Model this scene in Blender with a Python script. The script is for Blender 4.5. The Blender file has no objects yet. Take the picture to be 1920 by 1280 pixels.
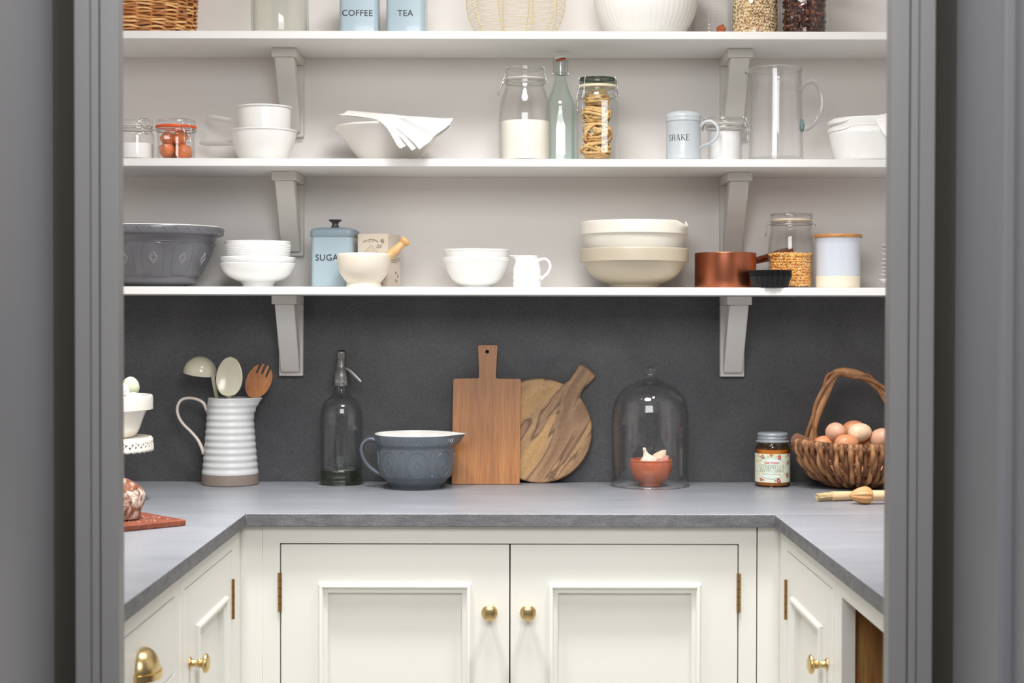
import bpy, bmesh, math, random
from mathutils import Vector, Matrix, Euler
from mathutils.geometry import tessellate_polygon

random.seed(7)
PI = math.pi
S = bpy.context.scene
COL = S.collection

# ------------------------------------------------------------------ camera
FPX = 3000.0                       # focal length in pixels of the 1920x1280 frame
CAMZ = 1.278
CAM_M = Matrix.Rotation(PI/2 - 0.016, 4, 'X') @ Matrix.Rotation(0.0018, 4, 'Z')
cam_data = bpy.data.cameras.new('camera')
cam = bpy.data.objects.new('camera', cam_data)
COL.objects.link(cam)
cam.matrix_world = Matrix.Translation((0, 0, CAMZ)) @ CAM_M
cam_data.sensor_width = 36.0
cam_data.lens = 36.0*FPX/1920.0
cam_data.clip_start = 0.05
cam_data.dof.use_dof = True
cam_data.dof.focus_distance = 3.45
cam_data.dof.aperture_fstop = 8.0
S.camera = cam

# ------------------------------------------------------------------ light
S.view_settings.view_transform = 'Standard'
S.view_settings.look = 'None'
S.view_settings.gamma = 1.0
S.view_settings.use_curve_mapping = False
S.view_settings.exposure = 0.0
S.cycles.transparent_max_bounces = 40
S.cycles.max_bounces = 10
S.cycles.diffuse_bounces = 5
S.cycles.glossy_bounces = 5
S.cycles.transmission_bounces = 10

W = bpy.data.worlds.new('world'); S.world = W
W.use_nodes = True
W.node_tree.nodes['Background'].inputs[0].default_value = (1.0, 0.97, 0.94, 1)
W.node_tree.nodes['Background'].inputs[1].default_value = 0.20

def area(name, loc, target, sx, sy, power, col, shape='RECTANGLE', spread=PI):
    d = bpy.data.lights.new(name, 'AREA')
    d.shape = shape; d.size = sx; d.size_y = sy
    d.energy = power; d.color = col; d.spread = spread
    o = bpy.data.objects.new(name, d); COL.objects.link(o)
    o.location = loc
    o.rotation_euler = (Vector(target)-Vector(loc)).to_track_quat('-Z', 'Y').to_euler()
    return o
# the pantry's ceiling light, then added fill lamps for the worktop and the front
area('pantry_ceiling_light', (0.0, 2.50, 2.47), (0.0, 2.66, 0), 0.55, 0.55, 19.5, (1.0, 0.99, 0.985), 'ELLIPSE')
area('worktop_fill_light', (-0.48, 2.78, 2.47), (-0.48, 2.80, 0), 0.16, 0.16, 7.8, (1.0, 0.99, 0.98), 'DISK', 1.30)  # added pair of narrow lamps, only to brighten the worktop
area('worktop_fill_light', (0.48, 2.78, 2.47), (0.48, 2.80, 0), 0.16, 0.16, 7.8, (1.0, 0.99, 0.98), 'DISK', 1.30)
area('front_fill_light', (0.0, 0.1, 2.42), (0, 3.4, 1.35), 2.0, 1.0, 64, (0.975, 0.985, 1.0))  # added broad fill lamp above the camera, lighting the pantry from the front

# ------------------------------------------------------------------ pixel -> place
def P(px, py, D):
    d = CAM_M.to_3x3() @ Vector(((px-960.0)/FPX, (640.0-py)/FPX, -1.0))
    return Vector((0, 0, CAMZ)) + d*(D/d.y)
def sc(D): return D/FPX

CZ = 0.900                          # worktop top
D_WALL = 3.66
D_SH = 3.405                        # shelf front edge
SH = {1: P(960, 58.3, D_SH).z, 2: P(960, 297.5, D_SH).z, 3: P(960, 538.0, D_SH).z}
SHT = 0.0168

# ------------------------------------------------------------------ materials
def lin(c):
    return tuple(((v/12.92) if v <= 0.04045 else ((v+0.055)/1.055)**2.4) for v in c)
def rgb(r, g, b): return lin((r/255., g/255., b/255.)) + (1.0,)
_m = {}
def nodes(name):
    m = bpy.data.materials.new(name); m.use_nodes = True
    nt = m.node_tree
    return m, nt, nt.nodes['Principled BSDF']
def N(nt, t, **kw):
    n = nt.nodes.new(t)
    for k, v in kw.items(): setattr(n, k, v)
    return n
def ramp(nt, fac, stops):
    r = N(nt, 'ShaderNodeValToRGB')
    while len(r.color_ramp.elements) < len(stops): r.color_ramp.elements.new(0.5)
    for e, (p, c) in zip(r.color_ramp.elements, stops): e.position = p; e.color = c
    nt.links.new(fac, r.inputs[0]); return r.outputs[0]
def noise(nt, scale, detail=4, rough=0.55, vec=None, dist=0.0):
    n = N(nt, 'ShaderNodeTexNoise')
    n.inputs['Scale'].default_value = scale; n.inputs['Detail'].default_value = detail
    n.inputs['Roughness'].default_value = rough; n.inputs['Distortion'].default_value = dist
    if vec is not None: nt.links.new(vec, n.inputs['Vector'])
    return n.outputs['Fac']
def objvec(nt, scale=(1, 1, 1), rot=(0, 0, 0), out='Object'):
    t = N(nt, 'ShaderNodeTexCoord'); mp = N(nt, 'ShaderNodeMapping')
    mp.inputs['Scale'].default_value = scale; mp.inputs['Rotation'].default_value = rot
    nt.links.new(t.outputs[out], mp.inputs['Vector']); return mp.outputs[0]
def turnvec(nt, rot, scale):
    """object coordinates turned first, then stretched: grain running in any direction"""
    t = N(nt, 'ShaderNodeTexCoord'); m1 = N(nt, 'ShaderNodeMapping'); m2 = N(nt, 'ShaderNodeMapping')
    m1.inputs['Rotation'].default_value = rot; m2.inputs['Scale'].default_value = scale
    nt.links.new(t.outputs['Object'], m1.inputs['Vector']); nt.links.new(m1.outputs[0], m2.inputs['Vector'])
    return m2.outputs[0]
def bump(nt, bs, h, strength=0.2, dist=0.002):
    b = N(nt, 'ShaderNodeBump'); b.inputs['Strength'].default_value = strength
    b.inputs['Distance'].default_value = dist
    nt.links.new(h, b.inputs['Height']); nt.links.new(b.outputs[0], bs.inputs['Normal'])
def mat(name, col, rough=0.5, metal=0.0, coat=0.0, var=0.0, vscale=30, bmp=0.0, bscale=200, spec=0.5):
    if name in _m: return _m[name]
    m, nt, b = nodes(name)
    c = rgb(*col)
    b.inputs['Base Color'].default_value = c
    b.inputs['Roughness'].default_value = rough
    b.inputs['Metallic'].default_value = metal
    b.inputs['Coat Weight'].default_value = coat
    b.inputs['Specular IOR Level'].default_value = spec
    v = objvec(nt)
    if var > 0:
        f = noise(nt, vscale, 4, 0.6, v)
        d = tuple(x*(1-var) for x in c[:3])+(1,); l = tuple(min(1, x*(1+var)) for x in c[:3])+(1,)
        nt.links.new(ramp(nt, f, [(0.3, d), (0.7, l)]), b.inputs['Base Color'])
    if bmp > 0: bump(nt, b, noise(nt, bscale, 3, 0.6, v), bmp, 0.001)
    _m[name] = m; return m
def glass(name, tint=(1, 1, 1), edge=(0.90, 0.925, 0.92), refl=1.0):
    """a thin glass wall: clear seen square on, tinted and mirroring towards its edges"""
    if name in _m: return _m[name]
    m, nt, b = nodes(name); nt.nodes.remove(b)
    out = nt.nodes['Material Output']
    lw = N(nt, 'ShaderNodeLayerWeight'); lw.inputs['Blend'].default_value = 0.5
    p = N(nt, 'ShaderNodeMath', operation='POWER'); p.inputs[1].default_value = 4.0
    nt.links.new(lw.outputs['Facing'], p.inputs[0])
    ml = N(nt, 'ShaderNodeMath', operation='MULTIPLY_ADD')
    ml.inputs[1].default_value = 0.75*refl; ml.inputs[2].default_value = 0.035*refl
    nt.links.new(p.outputs[0], ml.inputs[0])
    p2 = N(nt, 'ShaderNodeMath', operation='POWER'); p2.inputs[1].default_value = 3.0
    nt.links.new(lw.outputs['Facing'], p2.inputs[0])
    col = ramp(nt, p2.outputs[0], [(0.0, tint+(1,)), (0.85, edge+(1,))])
    tr = N(nt, 'ShaderNodeBsdfTransparent'); nt.links.new(col, tr.inputs[0])
    gl = N(nt, 'ShaderNodeBsdfGlossy'); gl.inputs['Roughness'].default_value = 0.03
    mx = N(nt, 'ShaderNodeMixShader')
    nt.links.new(ml.outputs[0], mx.inputs[0]); nt.links.new(tr.outputs[0], mx.inputs[1]); nt.links.new(gl.outputs[0], mx.inputs[2])
    nt.links.new(mx.outputs[0], out.inputs[0])
    _m[name] = m; return m
def solid_glass(name, tint=(1, 1, 1), rough=0.0):
    if name in _m: return _m[name]
    m, nt, b = nodes(name)
    b.inputs['Base Color'].default_value = tint+(1,); b.inputs['Roughness'].default_value = rough
    b.inputs['Transmission Weight'].default_value = 1.0; b.inputs['IOR'].default_value = 1.45
    _m[name] = m; return m
def wood(name, stops, scale=(60, 60, 4), rot=(0, 0, 0), rough=0.45, dist=0.6, fine=True):
    if name in _m: return _m[name]
    m, nt, b = nodes(name)
    v = objvec(nt, scale, rot)
    f = noise(nt, 1.0, 6, 0.6, v, dist)
    c = ramp(nt, f, [(p, rgb(*q)) for p, q in stops])
    if fine:
        v2 = objvec(nt, tuple(s*(9 if s > 10 else 5) for s in scale), rot)
        f2 = noise(nt, 1.0, 3, 0.5, v2)
        mx = N(nt, 'ShaderNodeMix', data_type='RGBA', blend_type='MULTIPLY')
        mx.inputs[0].default_value = 0.55
        nt.links.new(c, mx.inputs[6])
        nt.links.new(ramp(nt, f2, [(0.35, (0.5, 0.42, 0.36, 1)), (0.55, (1, 1, 1, 1))]), mx.inputs[7])
        c = mx.outputs[2]
        bump(nt, b, f2, 0.15, 0.0006)
    nt.links.new(c, b.inputs['Base Color']); b.inputs['Roughness'].default_value = rough
    _m[name] = m; return m
def stone(name, dark, light, streak=(6, 25, 6), rough=0.42, spots=True):
    if name in _m: return _m[name]
    m, nt, b = nodes(name)
    v = objvec(nt)
    f1 = noise(nt, 1.0, 5, 0.62, objvec(nt, streak), 0.3)
    f2 = noise(nt, 380, 3, 0.7, v)
    c1 = ramp(nt, f1, [(0.28, rgb(*dark)), (0.72, rgb(*light))])
    c2 = ramp(nt, f2, [(0.30, (0.55, 0.55, 0.56, 1)), (0.5, (0.9, 0.9, 0.9, 1)), (0.72, (1.35, 1.34, 1.33, 1))])
    mx = N(nt, 'ShaderNodeMix', data_type='RGBA', blend_type='MULTIPLY'); mx.inputs[0].default_value = 1.0
    nt.links.new(c1, mx.inputs[6]); nt.links.new(c2, mx.inputs[7])
    c = mx.outputs[2]
    if spots:
        vo = N(nt, 'ShaderNodeTexVoronoi'); vo.inputs['Scale'].default_value = 55
        nt.links.new(v, vo.inputs['Vector'])
        sp = ramp(nt, vo.outputs['Distance'], [(0.05, (0.35, 0.35, 0.36, 1)), (0.10, (1, 1, 1, 1))])
        m2 = N(nt, 'ShaderNodeMix', data_type='RGBA', blend_type='MULTIPLY'); m2.inputs[0].default_value = 0.8
        nt.links.new(c, m2.inputs[6]); nt.links.new(sp, m2.inputs[7]); c = m2.outputs[2]
    nt.links.new(c, b.inputs['Base Color'])
    b.inputs['Roughness'].default_value = rough
    bump(nt, b, f2, 0.12, 0.0006)
    _m[name] = m; return m

M_WALL = mat('wall_paint', (233, 228, 224), 0.7)
M_SHELF = mat('shelf_paint', (231, 230, 227), 0.42)
M_BRACKET = mat('bracket_paint', (214, 211, 204), 0.45)
M_CAB = mat('cabinet_paint', (230, 229, 222), 0.42)
M_FRAME = mat('frame_paint', (131, 129, 129), 0.42)
M_DOOR = mat('door_paint', (126, 126, 130), 0.38)
M_GAP_SHADE = mat('painted_gap_shade', (76, 72, 66), 0.8)  # dark brown that paints in the shade between door leaf and frame
M_SPLASH = stone('splash_stone', (72, 72, 75), (90, 90, 92), (7, 7, 7), 0.55)
M_TOP = stone('worktop_stone', (128, 130, 136), (145, 148, 154), (5, 14, 14), 0.36, False)
M_EDGE = stone('worktop_dark_edge', (92, 92, 95), (124, 124, 126), (30, 30, 90), 0.6)  # darker, coarser, more speckled stone for the edge faces
M_BRASS = mat('brass', (220, 194, 140), 0.3, 1.0)
M_HINGE = mat('aged_brass', (170, 136, 92), 0.35, 1.0)
M_STEEL = mat('wire_steel', (205, 205, 205), 0.2, 1.0)
M_WHITE = mat('white_china', (246, 246, 244), 0.12, 0, 0.3)
M_ENAMEL = mat('white_enamel', (238, 237, 233), 0.22, 0, 0.2)
M_CREAM = mat('cream_glaze', (230, 224, 211), 0.3)
M_BISQUE = mat('beige_stoneware', (188, 177, 156), 0.38)
M_INK = mat('black_print', (28, 30, 34), 0.6)
M_GLASS = glass('clear_glass')
M_SOLIDGLASS = solid_glass('thick_clear_glass')

# ------------------------------------------------------------------ mesh builder
class G:
    def __init__(s, T=None): s.v = []; s.f = []; s.mi = []; s.T = T
    def add(s, vs, fs, mi=0):
        o = len(s.v)
        for p in vs:
            p = Vector(p)
            s.v.append(s.T @ p if s.T is not None else p)
        for f in fs:
            s.f.append([i+o for i in f]); s.mi.append(mi)
        return s
    def box(s, x0, x1, y0, y1, z0, z1, mi=0):
        vs = [(x, y, z) for z in (z0, z1) for y in (y0, y1) for x in (x0, x1)]
        return s.add(vs, [(0, 2, 3, 1), (4, 5, 7, 6), (0, 1, 5, 4), (2, 6, 7, 3), (0, 4, 6, 2), (1, 3, 7, 5)], mi)
    def lathe(s, prof, seg=56, c=(0, 0, 0), fn=None, mi=0, a0=0.0, a1=None, mats=None):
        """prof: [(r, z)...]; fn(x, y, z, theta, k) -> point"""
        full = a1 is None
        n = seg if full else seg+1
        span = 2*PI if full else a1-a0
        vs, idx = [], []
        for k, (r, z) in enumerate(prof):
            if r < 1e-6 and full and fn is None:
                idx.append([len(vs)]*n); vs.append((c[0], c[1], c[2]+z)); continue
            row = []
            for i in range(n):
                t = a0+span*i/seg
                p = (r*math.cos(t), r*math.sin(t), z)
                if fn: p = fn(p[0], p[1], p[2], t, k)
                row.append(len(vs)); vs.append((p[0]+c[0], p[1]+c[1], p[2]+c[2]))
            idx.append(row)
        for k in range(len(prof)-1):
            fs = []
            A, B = idx[k], idx[k+1]
            for i in range(seg):
                j = (i+1) % n if full else i+1
                q = []
                for e in (A[i], A[j], B[j], B[i]):
                    if e not in q: q.append(e)
                if len(q) >= 3: fs.append(q)
            o = len(s.v) if False else None
            for f in fs: s._tmp(f, mats[k] if mats else mi)
        o = len(s.v)
        for p in vs:
            p = Vector(p); s.v.append(s.T @ p if s.T is not None else p)
        for f, m in s._pend: s.f.append([i+o for i in f]); s.mi.append(m)
        s._pend = []
        return s
    _pend = []
    def _tmp(s, f, m):
        if not s._pend: s._pend = []
        s._pend.append((f, m))
    def tube(s, pts, r, seg=8, closed=False, mi=0, flat=1.0, caps=True):
        """r: number or list; flat squashes the section along the binormal"""
        pts = [Vector(p) for p in pts]; n = len(pts)
        if n < 2: return s
        rs = r if isinstance(r, (list, tuple)) else [r]*n
        tang = []
        for i in range(n):
            a = pts[(i-1) % n] if (closed or i > 0) else pts[i]
            b = pts[(i+1) % n] if (closed or i < n-1) else pts[i]
            t = b-a
            tang.append(t.normalized() if t.length > 1e-9 else Vector((0, 0, 1)))
        up = Vector((0, 0, 1)) if abs(tang[0].z) < 0.9 else Vector((1, 0, 0))
        nrm = (up - tang[0]*up.dot(tang[0])).normalized()
        vs, rows = [], []
        for i in range(n):
            nrm = nrm - tang[i]*nrm.dot(tang[i])
            if nrm.length < 1e-6: nrm = tang[i].orthogonal()
            nrm.normalize(); bi = tang[i].cross(nrm)
            row = []
            for k in range(seg):
                a = 2*PI*k/seg
                row.append(len(vs)); vs.append(pts[i]+nrm*(rs[i]*math.cos(a))+bi*(rs[i]*flat*math.sin(a)))
            rows.append(row)
        fs = []
        for i in range(n if closed else n-1):
            A, B = rows[i], rows[(i+1) % n]
            for k in range(seg):
                l = (k+1) % seg; fs.append((A[k], A[l], B[l], B[k]))
        if not closed and caps: fs.append(rows[0][::-1]); fs.append(rows[-1])
        return s.add(vs, fs, mi)
    def prism(s, outer, holes, d0, d1, plane='xz', mi=0):
        """polygon (with holes) in a plane, extruded between d0 and d1 along the third axis"""
        def m3(p, d):
            if plane == 'xz': return (p[0], d, p[1])
            if plane == 'yz': return (d, p[0], p[1])
            return (p[0], p[1], d)
        loops = [outer]+list(holes)
        flat = [p for l in loops for p in l]
        tris = tessellate_polygon([[Vector((p[0], p[1], 0)) for p in l] for l in loops])
        n = len(flat)
        vs = [m3(p, d0) for p in flat]+[m3(p, d1) for p in flat]
        fs = []
        if not holes:
            fs += [list(range(n)), [i+n for i in range(n)][::-1]]
        else:
            for t in tris: fs.append(tuple(t)); fs.append(tuple(i+n for i in t)[::-1])
        o = 0
        for l in loops:
            k = len(l)
            for i in range(k):
                j = (i+1) % k; fs.append((o+i, o+j, o+j+n, o+i+n))
            o += k
        return s.add(vs, fs, mi)
    def grid(s, pts, mi=0, cu=False):
        nr, nc = len(pts), len(pts[0])
        vs = [p for r in pts for p in r]; fs = []
        for i in range(nr-1):
            for j in range(nc if cu else nc-1):
                k = (j+1) % nc
                fs.append((i*nc+j, i*nc+k, (i+1)*nc+k, (i+1)*nc+j))
        return s.add(vs, fs, mi)
    def rectloop(s, x0, x1, z0, z1, prof, mi=0):
        """mitred picture-frame moulding on plane y=0, prof: [(inset, height towards -y)]"""
        vs = []
        for d, h in prof: vs += [(x0+d, -h, z0+d), (x1-d, -h, z0+d), (x1-d, -h, z1-d), (x0+d, -h, z1-d)]
        fs = []
        for k in range(len(prof)-1):
            for i in range(4):
                j = (i+1) % 4; fs.append((k*4+i, k*4+j, k*4+4+j, k*4+4+i))
        return s.add(vs, fs, mi)
    def sphere(s, c, r, seg=16, rings=10, sq=(1, 1, 1), mi=0, fn=None, R=None):
        vs = []; fs = []
        for i in range(rings+1):
            a = PI*i/rings
            for j in range(seg):
                b = 2*PI*j/seg
                p = Vector((math.sin(a)*math.cos(b)*sq[0], math.sin(a)*math.sin(b)*sq[1], math.cos(a)*sq[2]))*r
                if fn: p = Vector(fn(p))
                if R is not None: p = R @ p
                vs.append(p+Vector(c))
        for i in range(rings):
            for j in range(seg):
                k = (j+1) % seg
                fs.append((i*seg+j, (i+1)*seg+j, (i+1)*seg+k, i*seg+k))
        return s.add(vs, fs, mi)
    def build(s, name, m, parent=None, loc=None, smooth=47, bevel=0, bseg=2, solid=0, sub=0, weld=True):
        me = bpy.data.meshes.new(name)
        bm = bmesh.new()
        vv = [bm.verts.new(p) for p in s.v]
        for f, mi in zip(s.f, s.mi):
            try:
                fc = bm.faces.new([vv[i] for i in f]); fc.material_index = mi
            except ValueError: pass
        if weld: bmesh.ops.remove_doubles(bm, verts=bm.verts, dist=1e-6)
        bmesh.ops.recalc_face_normals(bm, faces=bm.faces)
        bm.to_mesh(me); bm.free()
        for q in (m if isinstance(m, (list, tuple)) else [m]): me.materials.append(q)
        o = bpy.data.objects.new(name, me); COL.objects.link(o)
        if smooth:
            for p in me.polygons: p.use_smooth = True
            me.set_sharp_from_angle(angle=math.radians(smooth))
        if loc is not None: o.location = loc
        if parent is not None: o.parent = parent
        if solid:
            md = o.modifiers.new('thickness', 'SOLIDIFY'); md.thickness = solid; md.offset = 0
        if bevel:
            md = o.modifiers.new('bevel', 'BEVEL'); md.width = bevel; md.segments = bseg
            md.limit_method = 'ANGLE'; md.angle_limit = math.radians(40); md.harden_normals = False
        if sub:
            md = o.modifiers.new('sub', 'SUBSURF'); md.levels = sub; md.render_levels = sub
        return o

def tag(o, label=None, cat=None, group=None, kind=None):
    if label: o['label'] = label
    if cat: o['category'] = cat
    if group: o['group'] = group
    if kind: o['kind'] = kind
    return o
def thing(name, loc, label, cat, group=None, rz=0.0):
    o = bpy.data.objects.new(name, None); COL.objects.link(o)
    o.location = loc; o.rotation_euler = (0, 0, rz); o.empty_display_size = 0.03
    return tag(o, label, cat, group)

def cr(pts, n=6, closed=False):
    """Catmull-Rom through the points"""
    pts = [Vector(p) for p in pts]; m = len(pts); out = []
    for i in range(m if closed else m-1):
        g = (lambda k: pts[k % m]) if closed else (lambda k: pts[min(max(k, 0), m-1)])
        p0, p1, p2, p3 = g(i-1), g(i), g(i+1), g(i+2)
        for k in range(n):
            t = k/n
            out.append(0.5*((2*p1)+(p2-p0)*t+(2*p0-5*p1+4*p2-p3)*t*t+(3*p1-p0-3*p2+p3)*t**3))
    if not closed: out.append(pts[-1])
    return out
def sm(pts, n=4):
    return [(max(p[0], 0.0), p[1]) for p in cr([(a, b, 0) for a, b in pts], n)]
def pxprof(px, D, zb, pts):
    """silhouette measured on the photo (radius px, row px) -> real (r, z) above the base"""
    s = sc(D)
    return [(r*s, max(P(px, y, D).z-zb, 0.0)) for r, y in pts]
def vessel(outer, t, floor=None):
    """closed wall: outer profile bottom->top, then inside back down"""
    fl = t if floor is None else floor
    pr = [(0.0, outer[0][1])]+list(outer)
    rt, zt = outer[-1]
    pr.append((rt-t*0.25, zt+t*0.35)); pr.append((rt-t*0.75, zt+t*0.35))
    inner = []
    for r, z in reversed(outer):
        if z > fl+1e-4: inner.append((max(r-t, 0.0), z))
    last = inner[-1] if inner else (rt-t, zt)
    pr += inner+[(max(last[0]-t*0.6, 0.0), fl), (0.0, fl)]
    return pr
def arc(cx, cy, r, a0, a1, n):
    return [(cx+r*math.cos(a0+(a1-a0)*i/n), cy+r*math.sin(a0+(a1-a0)*i/n)) for i in range(n+1)]
def rrect(w, d, r, n=5):
    o = []
    for (x, y, a) in ((w/2-r, d/2-r, 0), (-w/2+r, d/2-r, PI/2), (-w/2+r, -d/2+r, PI), (w/2-r, -d/2+r, 1.5*PI)):
        o += arc(x, y, r, a, a+PI/2, n)
    return o

# lettering ---------------------------------------------------------------
def text2d(txt, h, spacing=1.0, shear=0.0, bold=0.0):
    cu = bpy.data.curves.new('lettering', 'FONT'); cu.body = txt; cu.size = 1.0
    cu.align_x = 'CENTER'; cu.space_character = spacing; cu.shear = shear; cu.offset = bold
    cu.resolution_u = 3
    o = bpy.data.objects.new('lettering', cu); COL.objects.link(o)
    dg = bpy.context.evaluated_depsgraph_get()
    me = bpy.data.meshes.new_from_object(o.evaluated_get(dg))
    vs = [v.co.copy() for v in me.vertices]; fs = [list(p.vertices) for p in me.polygons]
    bpy.data.objects.remove(o); bpy.data.curves.remove(cu); bpy.data.meshes.remove(me)
    k = h/0.70
    return [(v.x*k, v.y*k) for v in vs], fs
SERIF = {  # thick / thin strokes in a unit-high box: (x0,y0,x1,y1,width)
 'S': (0.56, [('c', [(0.50, 0.80), (0.42, 0.95), (0.26, 0.98), (0.10, 0.88), (0.10, 0.68), (0.28, 0.54), (0.46, 0.40), (0.48, 0.18), (0.32, 0.02), (0.14, 0.05), (0.06, 0.22)], .10)]),
 'H': (0.80, [(.16, 0, .16, 1, .12), (.64, 0, .64, 1, .12), (.16, .5, .64, .5, .05), (.04, .02, .28, .02, .04), (.04, .98, .28, .98, .04), (.52, .02, .76, .02, .04), (.52, .98, .76, .98, .04)]),
 'A': (0.78, [(.12, 0, .38, 1, .06), (.38, 1, .66, 0, .13), (.20, .34, .56, .34, .05), (.02, .02, .22, .02, .04), (.54, .02, .78, .02, .04)]),
 'K': (0.78, [(.16, 0, .16, 1, .12), (.20, .42, .64, .98, .06), (.32, .56, .68, .02, .13), (.04, .02, .28, .02, .04), (.04, .98, .28, .98, .04), (.52, .98, .76, .98, .04), (.56, .02, .80, .02, .04)]),
 'E': (0.66, [(.16, 0, .16, 1, .12), (.06, .02, .58, .02, .05), (.06, .98, .56, .98, .05), (.16, .52, .42, .52, .05), (.57, 0, .57, .22, .04), (.55, .78, .55, 1, .04), (.42, .42, .42, .62, .04)]),
 'C': (0.74, [('c', [(.64, .74), (.56, .93), (.38, 1.0), (.18, .88), (.09, .62), (.09, .38), (.18, .12), (.38, 0), (.56, .06), (.66, .22)], .10)]),
 'I': (0.36, [(.18, 0, .18, 1, .12), (.05, .02, .31, .02, .04), (.05, .98, .31, .98, .04)]),
 'T': (0.68, [(.34, 0, .34, 1, .12), (.04, .98, .64, .98, .05), (.05, .78, .05, 1, .04), (.63, .78, .63, 1, .04), (.22, .02, .46, .02, .04)]),
 'R': (0.74, [(.16, 0, .16, 1, .12), ('c', [(.16, .97), (.40, .97), (.55, .86), (.55, .64), (.40, .52), (.16, .52)], .07), (.34, .52, .66, .02, .12), (.04, .02, .28, .02, .04), (.56, .02, .76, .02, .04), (.04, .98, .2, .98, .04)]),
 'O': (0.82, [('c', [(.41, 1), (.62, .90), (.73, .62), (.73, .38), (.62, .10), (.41, 0), (.20, .10), (.09, .38), (.09, .62), (.20, .90), (.41, 1)], .10)]),
 'N': (0.82, [(.14, 0, .14, 1, .06), (.14, 1, .66, 0, .13), (.66, 0, .66, 1, .06), (.03, .02, .26, .02, .04), (.02, .98, .2, .98, .04), (.54, .98, .78, .98, .04)]),
 'L': (0.64, [(.16, 0, .16, 1, .12), (.05, .02, .58, .02, .05), (.57, 0, .57, .24, .04), (.04, .98, .28, .98, .04)]),
 'D': (0.80, [(.16, 0, .16, 1, .12), ('c', [(.10, .97), (.40, .97), (.62, .80), (.70, .5), (.62, .2), (.40, .03), (.10, .03)], .08), (.04, .98, .2, .98, .04), (.04, .02, .2, .02, .04)]),
}
def serif2d(txt, h, gap=0.06):
    vs, fs = [], []; x = 0.0
    def quad(x0, y0, x1, y1, w):
        d = Vector((x1-x0, y1-y0)); L = d.length or 1; n = Vector((-d.y, d.x))/L*w/2
        o = len(vs)
        vs.extend([(x+x0+n.x, y0+n.y), (x+x0-n.x, y0-n.y), (x+x1-n.x, y1-n.y), (x+x1+n.x, y1+n.y)])
        fs.append([o, o+1, o+2, o+3])
    for ch in txt:
        if ch == ' ': x += 0.35; continue
        w, st = SERIF[ch]
        for q in st:
            if q[0] == 'c':
                pp = cr([(a, b, 0) for a, b in q[1]], 4)
                for a, b in zip(pp[:-1], pp[1:]):
                    d = (b-a); e = d*0.12
                    ww = q[2]*(1.25 if abs(d.y) > abs(d.x) else 0.65)
                    quad(a.x-e.x, a.y-e.y, b.x+e.x, b.y+e.y, ww)
            else: quad(*q)
        x += w+gap
    tot = x-gap
    return [((a-tot/2)*h, b*h) for a, b in vs], fs
def put_text(g, tf, mp, mi=0):
    vs, fs = tf
    g.add([mp(a, b) for a, b in vs], fs, mi)
def cylmap(r, ang, z0):
    """wrap lettering round a cylinder; ang is the direction the centre faces (-pi/2 = camera)"""
    return lambda a, b: (r*math.cos(ang+a/r), r*math.sin(ang+a/r), z0+b)

# ================================================================== THE SETTING
def struct(name, g, m, **kw):
    o = g.build(name, m, **kw); o['kind'] = 'structure'; return o
WX = 1.115
struct('floor', G().box(-2.6, 2.6, -2.5, 3.8, -0.05, 0.0), mat('floor_stone', (150, 146, 140), 0.5, var=0.1, vscale=6))
struct('wall_back', G().box(-WX-0.1, WX+0.1, D_WALL, D_WALL+0.1, 0, 2.5), M_WALL)
struct('wall_left', G().box(-WX-0.1, -WX, 1.95, D_WALL, 0, 2.5), M_WALL)
struct('wall_right', G().box(WX, WX+0.1, 1.95, D_WALL, 0, 2.5), M_WALL)
struct('ceiling', G().box(-WX-0.1, WX+0.1, 1.85, D_WALL+0.1, 2.5, 2.6), mat('ceiling_paint', (240, 238, 234), 0.8))
# the partition the pantry doorway is cut into
struct('wall_front', G().box(-2.4, -0.545, 1.80, 1.83, 0, 2.6).box(0.528, 2.4, 1.80, 1.83, 0, 2.6).box(-0.545, 0.528, 1.80, 1.83, 2.30, 2.6).box(-2.4, -0.645, 1.831, 1.95, 0, 2.6).box(0.628, 2.4, 1.831, 1.95, 0, 2.6), M_FRAME)

# door frame: two stepped uprights and a head
DXR = -0.0172                       # the doorway sits a little to the left
def jamb(name, sgn):
    g = G(Matrix.Translation((DXR if sgn > 0 else 0, 0, 0)))
    def b(x0, x1, y0, y1, z0=0.0, z1=2.30):
        a, c = sorted((sgn*x0, sgn*x1)); g.box(a, c, y0, y1, z0, z1)
    b(0.4420, 0.4622, 1.797, 1.822)
    b(0.4622, 0.4634, 1.802, 1.822)
    b(0.4634, 0.4722, 1.795, 1.822)
    b(0.4722, 0.4738, 1.803, 1.822)
    b(0.4738, 0.4914, 1.798, 1.822)
    b(0.4780, 0.4870, 1.822, 1.950)
    o = struct(name, g, M_FRAME, bevel=0.0012)
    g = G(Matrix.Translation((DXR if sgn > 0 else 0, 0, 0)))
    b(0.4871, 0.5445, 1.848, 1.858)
    g.build('gap_shade_strip', M_GAP_SHADE, o)  # strip added in the gap, its shade put into the colour
    return o
jamb('trim_1', -1); jamb('trim_2', 1)
struct('trim_3', G().box(-0.4914, 0.4914+DXR, 1.7975, 1.8215, 2.20, 2.299), M_FRAME, bevel=0.001)

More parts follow.
